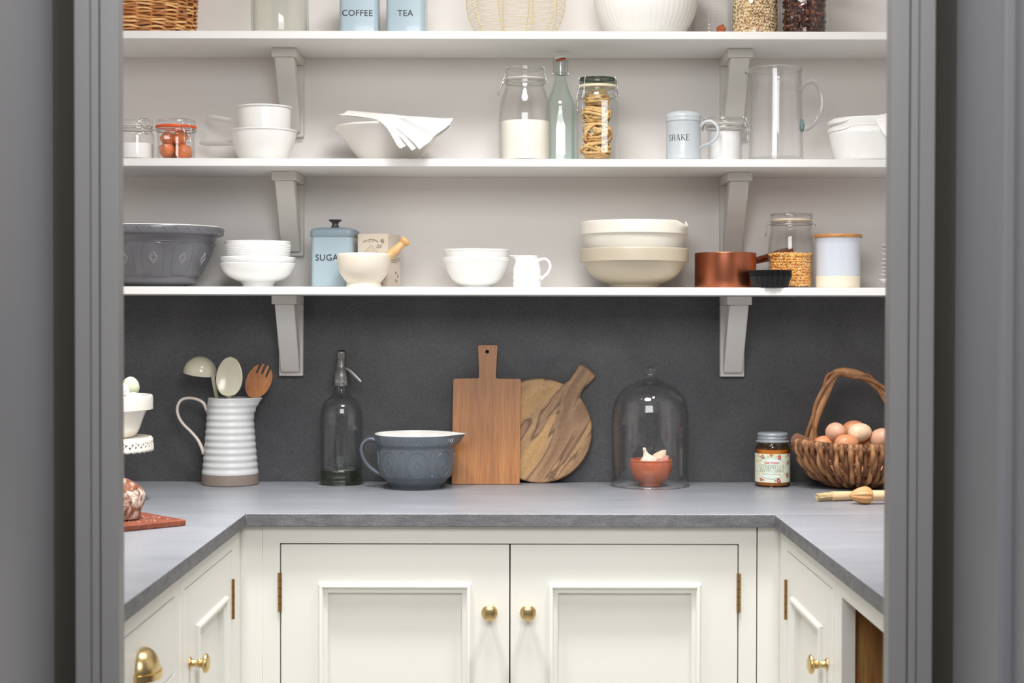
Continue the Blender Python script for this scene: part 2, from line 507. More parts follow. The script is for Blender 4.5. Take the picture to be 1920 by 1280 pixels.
# the two door leaves, folded open towards the kitchen
def leaf(name, sgn, stile):
    X = 0.5065; g = G()
    y1, y0 = 1.772, 1.27
    z0, z1 = 0.06, 2.20
    outer = [(y0, z0), (y1, z0), (y1, z1), (y0, z1)]
    hole = [(y0+0.12, z0+0.2), (y1-stile, z0+0.2), (y1-stile, z1-0.14), (y0+0.12, z1-0.14)]
    dx = DXR if sgn > 0 else 0
    a, c = sorted((sgn*X+dx, sgn*(X+0.036)+dx))
    g.prism(outer, [hole], a, c, 'yz')
    a, c = sorted((sgn*(X+0.013)+dx, sgn*(X+0.024)+dx))
    g.box(a, c, y0+0.11, y1-stile+0.01, z0+0.19, z1-0.13)
    return struct(name, g, M_DOOR, bevel=0.005, bseg=3)
leaf('door_1', -1, 0.205); leaf('door_2', 1, 0.168)

# stone splashback
spl = G().box(-WX+0.001, WX-0.001, D_WALL-0.012, D_WALL-0.0005, CZ+0.0005, SH[3]-SHT-0.0005).build('splashback', M_SPLASH)
tag(spl, 'dark grey speckled stone splashback between the worktop and the lowest shelf', 'splashback')
DB = D_WALL-0.012

# shelves
SHELF_LABEL = {1: 'white painted wall shelf, topmost, carrying the canisters, wicker basket and ribbed bowl',
               2: 'white painted middle wall shelf carrying the flour jar, pasta jar and glass jug',
               3: 'white painted lowest wall shelf, just above the dark stone splashback'}
for k in (1, 2, 3):
    o = G().box(-WX+0.001, WX-0.001, D_SH, D_WALL-0.0005, SH[k]-SHT, SH[k]).build('wall_shelf', M_SHELF, bevel=0.0012)
    tag(o, SHELF_LABEL[k], 'shelf', 'white wall shelves')

# shelf brackets: top arm, wall plate, sloping brace
BR_H = 0.1815
def bracket(x, k, label):
    zt = SH[k]-SHT
    yb = (DB if k == 3 else D_WALL)-0.0004
    t = thing('shelf_bracket', (x, yb, zt-BR_H), label, 'bracket', 'wooden shelf brackets')
    w = 0.0272; dp = yb-3.517
    G().box(-w, w, -dp, 0, BR_H-0.0195, BR_H-0.0003).build('top_arm', M_BRACKET, t, bevel=0.0015)
    G().box(-w, w, -0.019, 0, 0, BR_H-0.0196).build('wall_plate', M_BRACKET, t, bevel=0.0015)
    b = 0.0215
    poly = [(-dp+0.006, BR_H-0.0196), (-dp+0.044, BR_H-0.0196), (-0.0192, 0.060), (-0.0192, 0.009), (-0.031, 0.009), (-0.036, 0.016)]
    G().prism(poly, [], -b, b, 'yz').build('brace', M_BRACKET, t, bevel=0.003, bseg=3)
for k, w in ((1, 'topmost'), (2, 'middle'), (3, 'lowest')):
    bracket(-0.5016, k, {1: 'grey wooden bracket behind the white enamel pans, holding the topmost shelf',
                         2: 'grey wooden bracket between the white bowl stack and the SUGAR canister',
                         3: 'grey wooden bracket on dark stone, up and right of the ribbed utensil jug'}[k])
    bracket(0.5000, k, {1: 'grey wooden bracket seen behind the clear glass jug, under the topmost shelf',
                        2: 'grey wooden bracket above the copper pan, tinted by its glow',
                        3: 'grey wooden bracket on dark stone, right of and above the glass cloche'}[k])

# ------------------------------------------------------------------ worktop (U shape, one piece)
YF = 3.05; XL, XR = -0.5075, 0.5015
TT = 0.0255
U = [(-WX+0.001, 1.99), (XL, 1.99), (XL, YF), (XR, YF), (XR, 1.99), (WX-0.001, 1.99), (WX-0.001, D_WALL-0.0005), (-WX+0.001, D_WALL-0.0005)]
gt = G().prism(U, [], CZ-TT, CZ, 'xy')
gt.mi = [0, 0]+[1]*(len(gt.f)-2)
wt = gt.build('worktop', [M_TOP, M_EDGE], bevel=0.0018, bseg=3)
tag(wt, 'grey stone worktop running round three sides of the pantry', 'worktop')
jn = G().box(XR+0.001, WX-0.002, YF+0.014, YF+0.0152, CZ-0.0004, CZ+0.00015)
jn.build('joint', mat('joint_filler', (176, 176, 180), 0.5), wt)

# ------------------------------------------------------------------ cabinets
ZB = CZ-TT-0.0006
FY, FXL, FXR = 3.068, -0.5215, 0.5155
ZDT = 0.8385; ZDB = 0.135; FT = 0.022
MOULD = [(0, -0.002), (0.0005, 0.0035), (0.003, 0.0066), (0.0062, 0.0072), (0.0088, 0.0058), (0.0105, 0.001), (0.0125, -0.0025), (0.0175, -0.0055), (0.0182, -0.0075), (0.0205, -0.0082), (0.0210, -0.012)]
KNOB = [(0, 0), (0.0095, 0), (0.0100, 0.0018), (0.0068, 0.0042), (0.0056, 0.0095), (0.0060, 0.014), (0.0078, 0.0155), (0.0078, 0.0175), (0.0062, 0.019), (0.0110, 0.0215), (0.0150, 0.0240), (0.0158, 0.0265), (0.0148, 0.0290), (0.0105, 0.0315), (0.0050, 0.0328), (0, 0.0332)]
def knob(parent, x, z):
    # turned knob growing towards -y of the parent
    g = G(Matrix.Translation((x, 0, z)) @ Matrix.Rotation(PI/2, 4, 'X'))
    g.lathe(sm(KNOB, 3), 40)
    return g.build('knob', M_BRASS, parent, weld=True)
def cab_door(cab, x0, x1, z0, z1, panel, kx, kz, hx, hz, hside):
    """flush door in the cabinet's own frame (front face at y=0)"""
    px0, px1, pz0, pz1 = panel
    g = G()
    i = 0.0185
    g.prism([(x0, z0), (x1, z0), (x1, z1), (x0, z1)], [[(px0+i, pz0+i), (px1-i, pz0+i), (px1-i, pz1-i), (px0+i, pz1-i)]], 0.0, FT, 'xz')
    d = g.build('door', M_CAB, cab, bevel=0.001)
    G().rectloop(px0, px1, pz0, pz1, MOULD).build('moulding', M_CAB, d, smooth=30)
    G().box(px0+0.012, px1-0.012, 0.0105, 0.018, pz0+0.012, pz1-0.012).build('panel', M_CAB, d)
    knob(d, kx, kz)
    h = G()
    for j in range(5):
        a = hz-0.0375+j*0.015
        h.lathe([(0, 0), (0.0042, 0.0003), (0.0042, 0.0145), (0, 0.0148)], 14, (hx, -0.0012, a))
    h.build('hinge', M_HINGE, d)
    return d

# back cabinet -------------------------------------------------------------
cab = thing('base_cabinet', (0, FY, 0), 'cream double-door base cabinet under the back worktop, with two brass knobs', 'cabinet')
x0, x1, xm = -0.4432, 0.4345, -0.0032
gp = 0.0021
g = G()
g.prism([(-0.4787, 0.09), (0.4706, 0.09), (0.4706, ZB), (-0.4787, ZB)], [[(x0-gp, ZDB-gp), (x1+gp, ZDB-gp), (x1+gp, ZDT+gp), (x0-gp, ZDT+gp)]], 0, FT, 'xz')
g.build('face_frame', M_CAB, cab, bevel=0.0007)
G().box(FXL-0.018, -0.4790, 0.0003, FT, 0.0, ZB).build('filler', M_CAB, cab, bevel=0.0007)
G().box(0.4729, FXR+0.018, 0.0003, FT, 0.0, ZB).build('filler', M_CAB, cab, bevel=0.0007)
g = G()
g.box(-0.49, -0.47, FT+0.0003, 0.575, 0.09, ZB).box(0.465, 0.485, FT+0.0003, 0.575, 0.09, ZB)
g.box(-0.47, 0.465, FT+0.0003, 0.575, 0.09, 0.11).box(-0.47, 0.465, 0.56, 0.575, 0.11, ZB).box(-0.012, 0.006, FT+0.003, 0.5, 0.11, ZB)
g.build('carcass', mat('carcass_dark', (70, 60, 50), 0.7), cab)
G().box(-0.478, 0.470, 0.05, 0.065, 0.0, 0.0895).build('plinth', M_CAB, cab)
def zpx(py, D): return P(960, py, D).z
pzt = zpx(1094.5, FY-0.006)
cab_door(cab, x0, xm-0.0013, ZDB, ZDT, ((597-960)*sc(FY), (884.5-960)*sc(FY), 0.23, pzt), (918.5-960)*sc(3.035), zpx(1149, 3.04), x0-gp, zpx(1110, FY), -1)
cab_door(cab, xm+0.0013, x1, ZDB, ZDT, ((1029.5-960)*sc(FY), (1316-960)*sc(FY), 0.23, pzt), (991-960)*sc(3.035), zpx(1149, 3.04), x1+gp, zpx(1110, FY), 1)

# side cabinets -- built facing -y, then turned: left faces +x, right faces -x
def side_x(D, side):
    # local x for a given distance: left unit (rz=+90deg): world y = local x ; right unit (rz=-90): world y = -local x
    return D if side < 0 else -D
def side_cabinet(label, side, Da, Db, opening, name='base_cabinet', cat='cabinet', back=True):
    t = thing(name, (FXL if side < 0 else FXR, 0, 0), label, cat, None, PI/2 if side < 0 else -PI/2)
    a, b = sorted((side_x(Da, side), side_x(Db, side)))
    g = G()
    holes = []
    for (d0, d1, z0, z1) in opening:
        p, q = sorted((side_x(d0, side), side_x(d1, side)))
        holes.append([(p-gp, z0-gp), (q+gp, z0-gp), (q+gp, z1+gp), (p-gp, z1+gp)])
    g.prism([(a, 0.09), (b, 0.09), (b, ZB), (a, ZB)], holes, 0, FT, 'xz')
    g.build('face_frame', M_CAB, t, bevel=0.0008)
    return t, a, b
def carcass(t, a, b, m, dz=0.0):
    g = G(); e = 0.575
    g.box(a+0.001, a+0.018, FT+0.0003, e, 0.09, ZB).box(b-0.018, b-0.001, FT+0.0003, e, 0.09, ZB)
    g.box(a+0.018, b-0.018, FT+0.0003, e, 0.09, 0.11).box(a+0.018, b-0.018, e-0.012, e, 0.11, ZB)
    g.build('carcass', m, t)
    G().box(a, b, 0.05, 0.065, 0.0, 0.0895).build('plinth', M_CAB, t)
M_OAK = wood('oak_lining', [(0.25, (150, 106, 58)), (0.5, (176, 130, 76)), (0.75, (190, 146, 92))], (45, 45, 3))
M_CARC = mat('carcass_dark', (70, 60, 50), 0.7)
# left: door unit next to the corner
t, a, b = side_cabinet('cream base cabinet with one panelled door on the left, beside the corner', -1, 2.5105, 3.066, [(2.549, 2.975, ZDB, ZDT)])
carcass(t, a, b, M_CARC)
cab_door(t, 2.549, 2.975, ZDB, ZDT, (2.632, 2.912, 0.23, zpx(1116, 2.92)), 2.585, zpx(1244, 2.585), 2.975+gp, zpx(1123, 2.98), 1)
# left: drawer unit nearer the doorway
zd1, zd0 = zpx(1121.5, 2.468), zpx(1263, 2.468)
t, a, b = side_cabinet('cream drawer unit at the far left, with a brass cup pull', -1, 1.992, 2.5095, [(2.03, 2.468, zd0+0.001, zd1), (2.03, 2.468, ZDB, zd0-0.027)], 'drawer_unit', 'drawer unit')
carcass(t, a, b, M_CARC)
def cup_pull(parent, x, z):
    g = G()
    w, h, dp = 0.037, 0.033, 0.025
    rows = []
    for i in range(13):
        e = i/12.0*PI/2                      # from the rim (front, low) up to the top on the drawer
        row = []
        for j in range(25):
            f = -PI/2+PI*j/24.0
            row.append((x+w*math.sin(f)*(math.cos(e)**0.75), -0.001-dp*math.cos(f)*(math.cos(e)**0.9), z+h*math.sin(e)))
        rows.append(row)
    lip = [[(x+(w+o)*math.sin(-PI/2+PI*j/24.0), -0.001-(dp+o)*math.cos(-PI/2+PI*j/24.0), z+zz) for j in range(25)] for o, zz in ((0.0, 0.0), (0.003, 0.0005), (0.003, -0.008), (0.0005, -0.008))]
    g.grid(rows).grid(lip)
    g.box(x-w-0.006, x-w+0.004, -0.003, 0, z-0.009, z+0.004).box(x+w-0.004, x+w+0.006, -0.003, 0, z-0.009, z+0.004)
    return g.build('cup_pull', M_BRASS, parent, solid=0.0016)
def drawer_front(t, p, q, z0, z1, beads=True):
    d = G().box(p, q, 0.0, FT, z0, z1).build('drawer', M_CAB, t, bevel=0.0012)
    cup_pull(d, (p+q)/2-0.004, z1-0.0645)
    return d
drawer_front(t, 2.03, 2.468, zd0+0.001, zd1)
drawer_front(t, 2.03, 2.468, ZDB, zd0-0.027)
# right: door unit next to the corner
t, a, b = side_cabinet('cream base cabinet with one panelled door on the right, beside the open oak-lined unit', 1, 2.5305, 3.066, [(2.566, 2.985, ZDB, ZDT)])
carcass(t, a, b, M_CARC)
cab_door(t, -2.985, -2.566, ZDB, ZDT, (-2.925, -2.643, 0.23, zpx(1117, 2.925)), -2.604, zpx(1244, 2.604), -2.985-gp, zpx(1122, 2.99), -1)
# right: open unit lined with oak
zo = zpx(1121, 2.49)
t, a, b = side_cabinet('open cream unit lined with oak at the far right, under the worktop', 1, 1.992, 2.5295, [(2.03, 2.489, 0.135, zo)], 'open_cabinet', 'cabinet')
carcass(t, a, b, M_OAK)

# ================================================================== HELPERS FOR THE THINGS
def base(px, D, zb):
    p = P(px, 640, D); return Vector((p.x, D, zb))
def simple(name, px, D, zb, prof, t, m, label, cat, group=None, seg=64, fn=None, smooth_n=4, floor=None):
    """one-mesh vessel turned on the wheel"""
    pr = pxprof(px, D, zb, prof)
    if smooth_n: pr = sm(pr, smooth_n)
    g = G().lathe(vessel(pr, t, floor), seg, fn=fn)
    o = g.build(name, m, None, base(px, D, zb))
    return tag(o, label, cat, group)

def jar_clip(t, ang, r_lid, r_neck, z_lid, z_neck, w=0.011, lever=0.030, out=0.010, droop=1.0, name='wire_clip'):
    """bail over the lid edge and the lever hanging from the neck wire"""
    g = G(); ca, sa = math.cos(ang), math.sin(ang)
    def q(r, s, z): return (r*ca-s*sa, r*sa+s*ca, z)
    rw = 0.00105
    rn = r_neck+0.0022; rl = r_lid+0.0022
    for sg in (-1, 1):
        g.tube(cr([q(rl-0.006, sg*w*0.9, z_lid+0.001), q(rl, sg*w*0.9, z_lid+0.0005), q(rl+0.001, sg*w*0.75, (z_lid+z_neck)/2),
                   q(rn+0.003, sg*w, z_neck+0.002), q(rn+0.004, sg*w*0.95, z_neck-0.004)], 4), rw, 7)
    g.tube([q(rl-0.004, -w*0.9, z_lid+0.0012), q(rl-0.004, w*0.9, z_lid+0.0012)], rw, 7)
    if lever:
        g.tube(cr([q(rn+0.002, -w*0.8, z_neck+0.003), q(rn+0.006, -w*0.8, z_neck-0.005*droop), q(rn+out*0.7, -w*0.75, z_neck-lever*0.6*droop), q(rn+out, -w*0.55, z_neck-lever*droop),
                   q(rn+out, w*0.55, z_neck-lever*droop), q(rn+out*0.7, w*0.75, z_neck-lever*0.6*droop), q(rn+0.006, w*0.8, z_neck-0.005*droop), q(rn+0.002, w*0.8, z_neck+0.003)], 5), rw, 7)
        g.tube([q(rn+0.003, -w*1.15, z_neck), q(rn+0.003, w*1.15, z_neck)], rw*1.6, 7)
    return g.build(name, M_STEEL, t, smooth=75)
def torus(g, r, z, rt, seg=48, mi=0, sq=None):
    pts = [(r*math.cos(2*PI*i/seg), r*math.sin(2*PI*i/seg), z) for i in range(seg)]
    g.tube(pts, rt, 8, True, mi)
def clip_jar(px, D, zb, body, lid, seal, seal_mat, clips, label, group='glass clip-top jars', gm=None, lm=None, name='clip_jar', fn=None, cat='jar', wire_row=None):
    gm = gm or M_GLASS; lm = lm or gm
    t = thing(name, base(px, D, zb), label, cat, group)
    pr = sm(pxprof(px, D, zb, body), 4)
    G().lathe(vessel(pr, 0.0030, 0.004), 64, fn=fn).build('glass_body', gm, t)
    lp = pxprof(px, D, zb, lid)
    z_top = lp[-1][1]
    lp2 = [(0, lp[0][1]+0.0005)]+lp+[(lp[-1][0]*0.75, z_top+0.0012), (0, z_top+0.0006)]
    G().lathe(lp2, 64).build('lid', lm, t)
    rs, y0, y1 = seal
    z0, z1 = zpx2(px, y0, D)-zb, zpx2(px, y1, D)-zb
    r = rs*sc(D)
    G().lathe([(r-0.008, z0), (r-0.0008, z0), (r, (z0+z1)/2), (r-0.0008, z1), (r-0.008, z1), (r-0.008, z0)], 64).build('rubber_seal', seal_mat, t)
    wr = wire_row if wire_row else y0+8
    zn = zpx2(px, wr, D)-zb
    g = G(); torus(g, lp[-1][0]-0.0012, z_top-0.0006, 0.0020, 64); g.build('lid_bead', M_SOLIDGLASS if lm is M_GLASS else lm, t)
    g = G(); torus(g, rs*sc(D)-0.0012, z0-0.0022, 0.0019, 64); g.build('neck_bead', M_SOLIDGLASS, t)
    rn = max(p[0] for p in pr if abs(p[1]-zn) < 0.006) if any(abs(p[1]-zn) < 0.006 for p in pr) else r
    g = G(); torus(g, rn+0.0012, zn, 0.0010); g.build('neck_wire', M_STEEL, t)
    for c in clips:
        jar_clip(t, c[0], lp[-1][0], rn, z_top, zn, *c[1:])
    return t, rn
def zpx2(px, py, D): return P(px, py, D).z

def shell_beans(name, px, D, zb, r, z0, z1, size, mats, label, cat, n=900, sq=(1, 0.8, 0.85), rfun=None, group=None):
    """loose pulses filling a jar: nobody could count them"""
    rnd = random.Random(px)
    g = G()
    ico = [(0, 0, 1), (.894, 0, .447), (.276, .851, .447), (-.724, .526, .447), (-.724, -.526, .447), (.276, -.851, .447), (.724, .526, -.447), (-.276, .851, -.447), (-.894, 0, -.447), (-.276, -.851, -.447), (.724, -.526, -.447), (0, 0, -1)]
    icf = [(0, 1, 2), (0, 2, 3), (0, 3, 4), (0, 4, 5), (0, 5, 1), (1, 6, 2), (2, 7, 3), (3, 8, 4), (4, 9, 5), (5, 10, 1), (6, 7, 2), (7, 8, 3), (8, 9, 4), (9, 10, 5), (10, 6, 1), (7, 6, 11), (8, 7, 11), (9, 8, 11), (10, 9, 11), (6, 10, 11)]
    def one(c, mi, k=1.0):
        R = Euler((rnd.uniform(0, 6), rnd.uniform(0, 6), rnd.uniform(0, 6))).to_matrix()
        s = size*rnd.uniform(0.85, 1.1)*k
        g.add([R @ Vector((p[0]*s*sq[0], p[1]*s*sq[1], p[2]*s*sq[2]))+Vector(c) for p in ico], icf, mi)
    cells = []
    dz = size*1.45; da = size*1.65/r
    z = z0+size*0.7; row = 0
    while z < z1-size*0.3:
        a = (row % 2)*da/2
        while a < 2*PI:
            if math.sin(a) < 0.45: cells.append((a+rnd.uniform(-.2, .2)*da, z+rnd.uniform(-.25, .25)*dz))
            a += da
        z += dz; row += 1
    for a, z in cells:
        rr = (r if rfun is None else rfun(z))-size*rnd.uniform(0.9, 1.15)
        mi = 1 if (len(mats) > 2 and rnd.random() < 0.3) else 0
        one((rr*math.cos(a), rr*math.sin(a), z), mi)
        if len(mats) > 1 and mats[-1] is not None and rnd.random() < 0.55:
            b = a+rnd.uniform(-.3, .3)*da
            r2 = rr+size*0.62
            one((r2*math.cos(b), r2*math.sin(b), z+rnd.uniform(-.4, .4)*size), len(mats)-1, 0.42)
    # top layer
    q = -r+size
    while q < r-size:
        w = math.sqrt(max(0, (r-size)**2-q*q)); x = -w
        while x < w:
            one((x, q, z1+rnd.uniform(-.3, .5)*size), 0); x += size*1.7
        q += size*1.7
    pr = [(0, z0)]+[((r if rfun is None else rfun(zz))-size*1.5, zz) for zz in (z0, z0+(z1-z0)*.25, z0+(z1-z0)*.5, z0+(z1-z0)*.75, z1)]+[(0, z1)]
    g.lathe(pr, 32, mi=0)
    o = g.build(name, [m for m in mats], None, base(px, D, zb), weld=False)
    return tag(o, label, cat, group, 'stuff')

def tube_px(g, pts, r, D0=None, seg=10, n=6, off=(0, 0, 0), flat=1.0, mi=0, closed=False):
    """pts: [(px, py, D)] centre line measured on the photo; off = origin of the thing"""
    pp = [P(*p)-Vector(off) for p in pts]
    m = cr(pp, n, closed)
    if isinstance(r, (list, tuple)):
        rr = [a.x for a in cr([(q, 0, 0) for q in r], n, closed)]
    else: rr = r
    return g.tube(m, rr, seg, closed, mi, flat)

# ================================================================== TOP SHELF
Z1 = SH[1]
# wicker basket --------------------------------------------------------------
def wicker():
    px, D = 252, 3.515
    o = base(px, D, Z1)
    t = thing('wicker_basket', o, 'honey-brown wicker basket on the topmost shelf, cut off by the left door frame', 'basket')
    R = 0.130; H = 0.185; nst = 26; rows = 44
    rnd = random.Random(3)
    M_W = [mat('willow_honey', (206, 146, 84), 0.42, var=0.22, vscale=22), mat('willow_brown', (172, 108, 60), 0.42, var=0.25, vscale=22), mat('willow_pale', (226, 178, 116), 0.42, var=0.15, vscale=22)]
    def rad(z): return R*(0.90+0.10*min(1, z/0.03)+0.05*z/H) if z < 0.03 else R*(1.0+0.05*z/H)
    for ci in range(3):
        g = G()
        for k in range(rows):
            if (k*7+k//3) % 3 != ci: continue
            z = 0.004+k*(H-0.006)/rows
            pts = []
            n = nst*4
            for i in range(n):
                a = 2*PI*i/n
                w = 0.0052*math.cos(a*nst/2+(k % 2)*PI)
                zz = z+0.0014*math.sin(a*3+k*1.3)+0.0012*math.sin(a*nst/2+k)
                r = rad(z)*(1+0.0*a)+w
                sq = 0.86
                pts.append((r*math.cos(a), r*sq*math.sin(a), zz))
            g.tube(pts, 0.00245*rnd.uniform(0.85, 1.15), 7, True)
        g.build('weave', M_W[ci], t, smooth=75)
    g = G()
    for i in range(nst):
        a = 2*PI*(i+0.5)/nst
        g.tube([(rad(z)*math.cos(a), rad(z)*0.86*math.sin(a), z) for z in (0.003, 0.03, 0.10, H)], 0.0026, 6)
    g.build('stakes', M_W[1], t, smooth=75)
    G().lathe([(0, 0.0), (R*0.9, 0.0), (R*0.9, 0.004), (0, 0.004)], 40, fn=lambda x, y, z, a, k: (x, y*0.86, z)).build('bottom', M_W[1], t)
wicker()

# large pale green glass jar -------------------------------------------------
GL_GREEN = glass('green_tint_glass', (0.978, 0.985, 0.97), (0.80, 0.85, 0.80))
t = thing('storage_jar', base(525, 3.50, Z1), 'large empty pale green glass jar on the topmost shelf, left of the COFFEE canister', 'jar')
s = sc(3.5)
pr = sm([(48*s, 0), (52*s, 0.004), (53.5*s, 0.014), (53.5*s, 0.10), (53*s, 0.15), (46*s, 0.175), (40*s, 0.182), (40*s, 0.195)], 4)
def wob(x, y, z, a, k): return (x*(1+0.006*math.sin(3*a+z*60)), y*(1+0.006*math.cos(2*a+z*50)), z)
G().lathe(vessel(pr, 0.0045, 0.007), 64, fn=wob).build('glass_body', GL_GREEN, t)
g = G(); torus(g, 40*s+0.001, 0.196, 0.004); g.build('rim', GL_GREEN, t)

# blue canisters ---------------------------------------------------------------
M_BLUE = mat('powder_blue_enamel', (164, 182, 191), 0.25, 0, 0.3)
M_BLUED = mat('slate_blue_lid', (132, 150, 160), 0.4)
M_PEWTER = mat('dark_pewter', (98, 98, 100), 0.4, 0.6)
def canister(px, D, zb, w, h, txt, th, rz, label, tx=0.0, tz=0.055, body=None, hide_lid=False):
    t = thing('canister', base(px, D, zb), label, 'canister', 'blue lettered canisters', rz)
    rr = rrect(w, w, 0.012, 6)
    rb = rrect(w-0.003, w-0.003, 0.011, 6)
    g = G().prism(rb, [], 0.0, 0.003, 'xy').prism(rr, [], 0.003, h, 'xy')
    g.build('body', M_BLUE, t, bevel=0.0008)
    # lid: skirt and shallow dome
    g = G(); n = len(rr); rows = []
    for sx, z in ((1.035, h-0.010), (1.045, h-0.009), (1.045, h+0.001), (1.02, h+0.0045), (0.90, h+0.008), (0.6, h+0.0105), (0.2, h+0.0115), (0.01, h+0.0116)):
        rows.append([(x*sx, y*sx, z) for x, y in rr])
    g.grid(rows, cu=True); g.build('lid', M_BLUED, t, smooth=50)
    kb = [(0, 0), (0.0105, 0), (0.0085, 0.003), (0.0068, 0.008), (0.0085, 0.0125), (0.0135, 0.0155), (0.0145, 0.017), (0.0138, 0.0185), (0.010, 0.0185), (0, 0.0175)]
    G().lathe(kb, 32, (0, 0, h+0.011)).build('knob', M_PEWTER, t)
    g = G(); put_text(g, text2d(txt, th, 1.06, 0, 0.008), lambda a, b: (a+tx, -w/2-0.0003, tz+b))
    g.build('lettering', M_INK, t, smooth=0)
zc = zpx2(671, 29.3, 3.455)-Z1
canister(675, 3.50, Z1, 0.0845, 0.128, 'COFFEE', 11.2*sc(3.455), math.radians(2), 'pale blue canister lettered COFFEE on the topmost shelf', -0.0035, zc)
canister(763, 3.50, Z1, 0.0835, 0.128, 'TEA', 11.2*sc(3.455), math.radians(-2), 'pale blue canister lettered TEA on the topmost shelf', 0.000, zc)

# gold wire basket ---------------------------------------------------------------
def wire_basket():
    px, D = 966, 3.515; o = base(px, D, Z1); s = sc(D)
    t = thing('wire_basket', o, 'round pale gold wire basket on the topmost shelf, between TEA canister and ribbed bowl', 'basket')
    M_G = mat('pale_gold_wire', (242, 226, 180), 0.35, 0.6)
    H = 0.165
    def rad(z):
        q = (z-0.085)/0.105
        return 92*s*math.sqrt(max(0.02, 1-0.82*q*q)) if z < 0.085 else 92*s*math.sqrt(max(0.1, 1-0.35*q*q))
    g = G()
    for k in range(27):
        z = 0.0012+k*(H-0.002)/26
        r = rad(z); n = 48
        ph = k*PI
        pts = [((r+0.0007*math.cos(12*2*PI*i/n+ph))*math.cos(2*PI*i/n), (r+0.0007*math.cos(12*2*PI*i/n+ph))*math.sin(2*PI*i/n), z+0.0013*math.sin(6*2*PI*i/n+ph)) for i in range(n)]
        g.tube(pts, 0.00042, 5, True)
    g.build('weave', M_G, t)
    for i in range(10):
        a = 2*PI*i/10-PI/2-0.36
        g = G()
        zz = [0.001+j*(H-0.001)/40 for j in range(41)]
        for sg in (0, PI):
            g.tube([((rad(z)+0.0011)*math.cos(a+0.010*math.cos(z*900+sg)), (rad(z)+0.0011)*math.sin(a+0.010*math.cos(z*900+sg)), z) for z in zz], 0.00085, 5)
        g.build('upright', M_G, t)
    g = G(); torus(g, rad(H), H, 0.002); g.build('rim', M_G, t)
    g = G(); torus(g, rad(0.0016), 0.0016, 0.0016)
    for i in range(5):
        a = PI*i/5; r0 = rad(0.0016); g.tube([(r0*math.cos(a), r0*math.sin(a), 0.0014), (-r0*math.cos(a), -r0*math.sin(a), 0.0014)], 0.001, 5)
    g.build('bottom_ring', M_G, t)
wire_basket()

# white ribbed bowl ---------------------------------------------------------------
def ribbed(x, y, z, a, k):
    if k == 0: return (x, y, z)
    q = 1+0.018*(abs(math.cos(a*26))-0.6)
    return (x*q, y*q, z)
D = 3.52; s = sc(D)
pr = sm([(55*s, 0), (60*s, 0.003), (70*s, 0.012), (82*s, 0.032), (91*s, 0.055), (96*s, 0.080), (98*s, 0.105), (100*s, 0.13), (103*s, 0.142)], 4)
o = G().lathe(vessel(pr, 0.005, 0.008), 156, fn=ribbed).build('mixing_bowl', mat('matt_white_china', (240, 238, 232), 0.3), None, base(1209, D, Z1), smooth=60)
tag(o, 'large white ribbed bowl on the topmost shelf', 'bowl')

# ridged glass with orange pieces -----------------------------------------------
D = 3.59; s = sc(D)
t = thing('glass_jar', base(1331, D, Z1), 'clear ridged glass jar on the topmost shelf, half hidden behind the ribbed bowl', 'jar')
pts = [(34*s, 0), (37*s, 0.003)]
for k in range(19):
    z = 0.010+k*0.0075
    pts += [(37.2*s, z), (36.3*s, z+0.0058), (36.0*s, z+0.0066)]
pts += [(37*s, 0.156)]
G().lathe(vessel(pts, 0.003, 0.005), 56).build('glass_body', M_GLASS, t)
G().lathe([(0, 0.1575), (37.5*s, 0.1575), (37.5*s, 0.172), (0, 0.172)], 48).build('lid', M_GLASS, t)
M_APR = mat('dried_orange', (196, 104, 58), 0.35, var=0.3, vscale=60)
rnd = random.Random(11)
def lump(name, c, r, m, label, cat, group, sq=(1, 0.8, 0.7), facet=0.25, rot=None, seg=9, rings=6, sm_a=25):
    seedv = rnd.uniform(0, 100)
    def f(p):
        n = math.sin(p.x*900*0.012/r+seedv)+math.sin(p.y*1100*0.012/r+seedv*2)+math.sin(p.z*1000*0.012/r+seedv*3)
        return p*(1+facet*0.33*n)
    R = Euler(rot or (rnd.uniform(0, 6), rnd.uniform(0, 6), rnd.uniform(0, 6))).to_matrix()
    g = G().sphere((0, 0, 0), r, seg, rings, sq, fn=f, R=R)
    return tag(g.build(name, m, None, c, smooth=sm_a), label, cat, group)
b = base(1331, D, Z1)
for dx, dy, dz in ((0.004, -0.012, 0.020), (0.022, -0.004, 0.036), (-0.010, 0.014, 0.020), (0.012, 0.018, 0.021)):
    lump('dried_fruit', b+Vector((dx, dy, dz)), 0.0135, M_APR, 'orange-brown dried fruit piece at the bottom of the ridged glass jar', 'fruit', 'dried fruit in the ridged jar')

# jar of black-eyed beans ------------------------------------------------------------
D = 3.485; s = sc(D)
t = thing('glass_jar', base(1413, D, Z1), 'glass jar full of speckled black-eyed beans on the topmost shelf', 'jar')
G().lathe(vessel([(43*s, 0), (46*s, 0.003), (46*s, 0.155), (40*s, 0.170), (40*s, 0.182)], 0.003, 0.0045), 56).build('glass_body', M_GLASS, t)
G().lathe([(0, 0.183), (42*s, 0.183), (42*s, 0.197), (0, 0.198)], 48).build('lid', M_STEEL, t)
shell_beans('beans', 1413, D, Z1+0.0048, 42.3*s, 0, 0.14, 0.0046, [mat('bean_cream', (238, 214, 172), 0.35), mat('bean_buff', (222, 190, 146), 0.35), mat('bean_eye', (40, 28, 20), 0.5)], 'cream beans with black eyes filling the glass jar right of the ridged jar', 'beans')

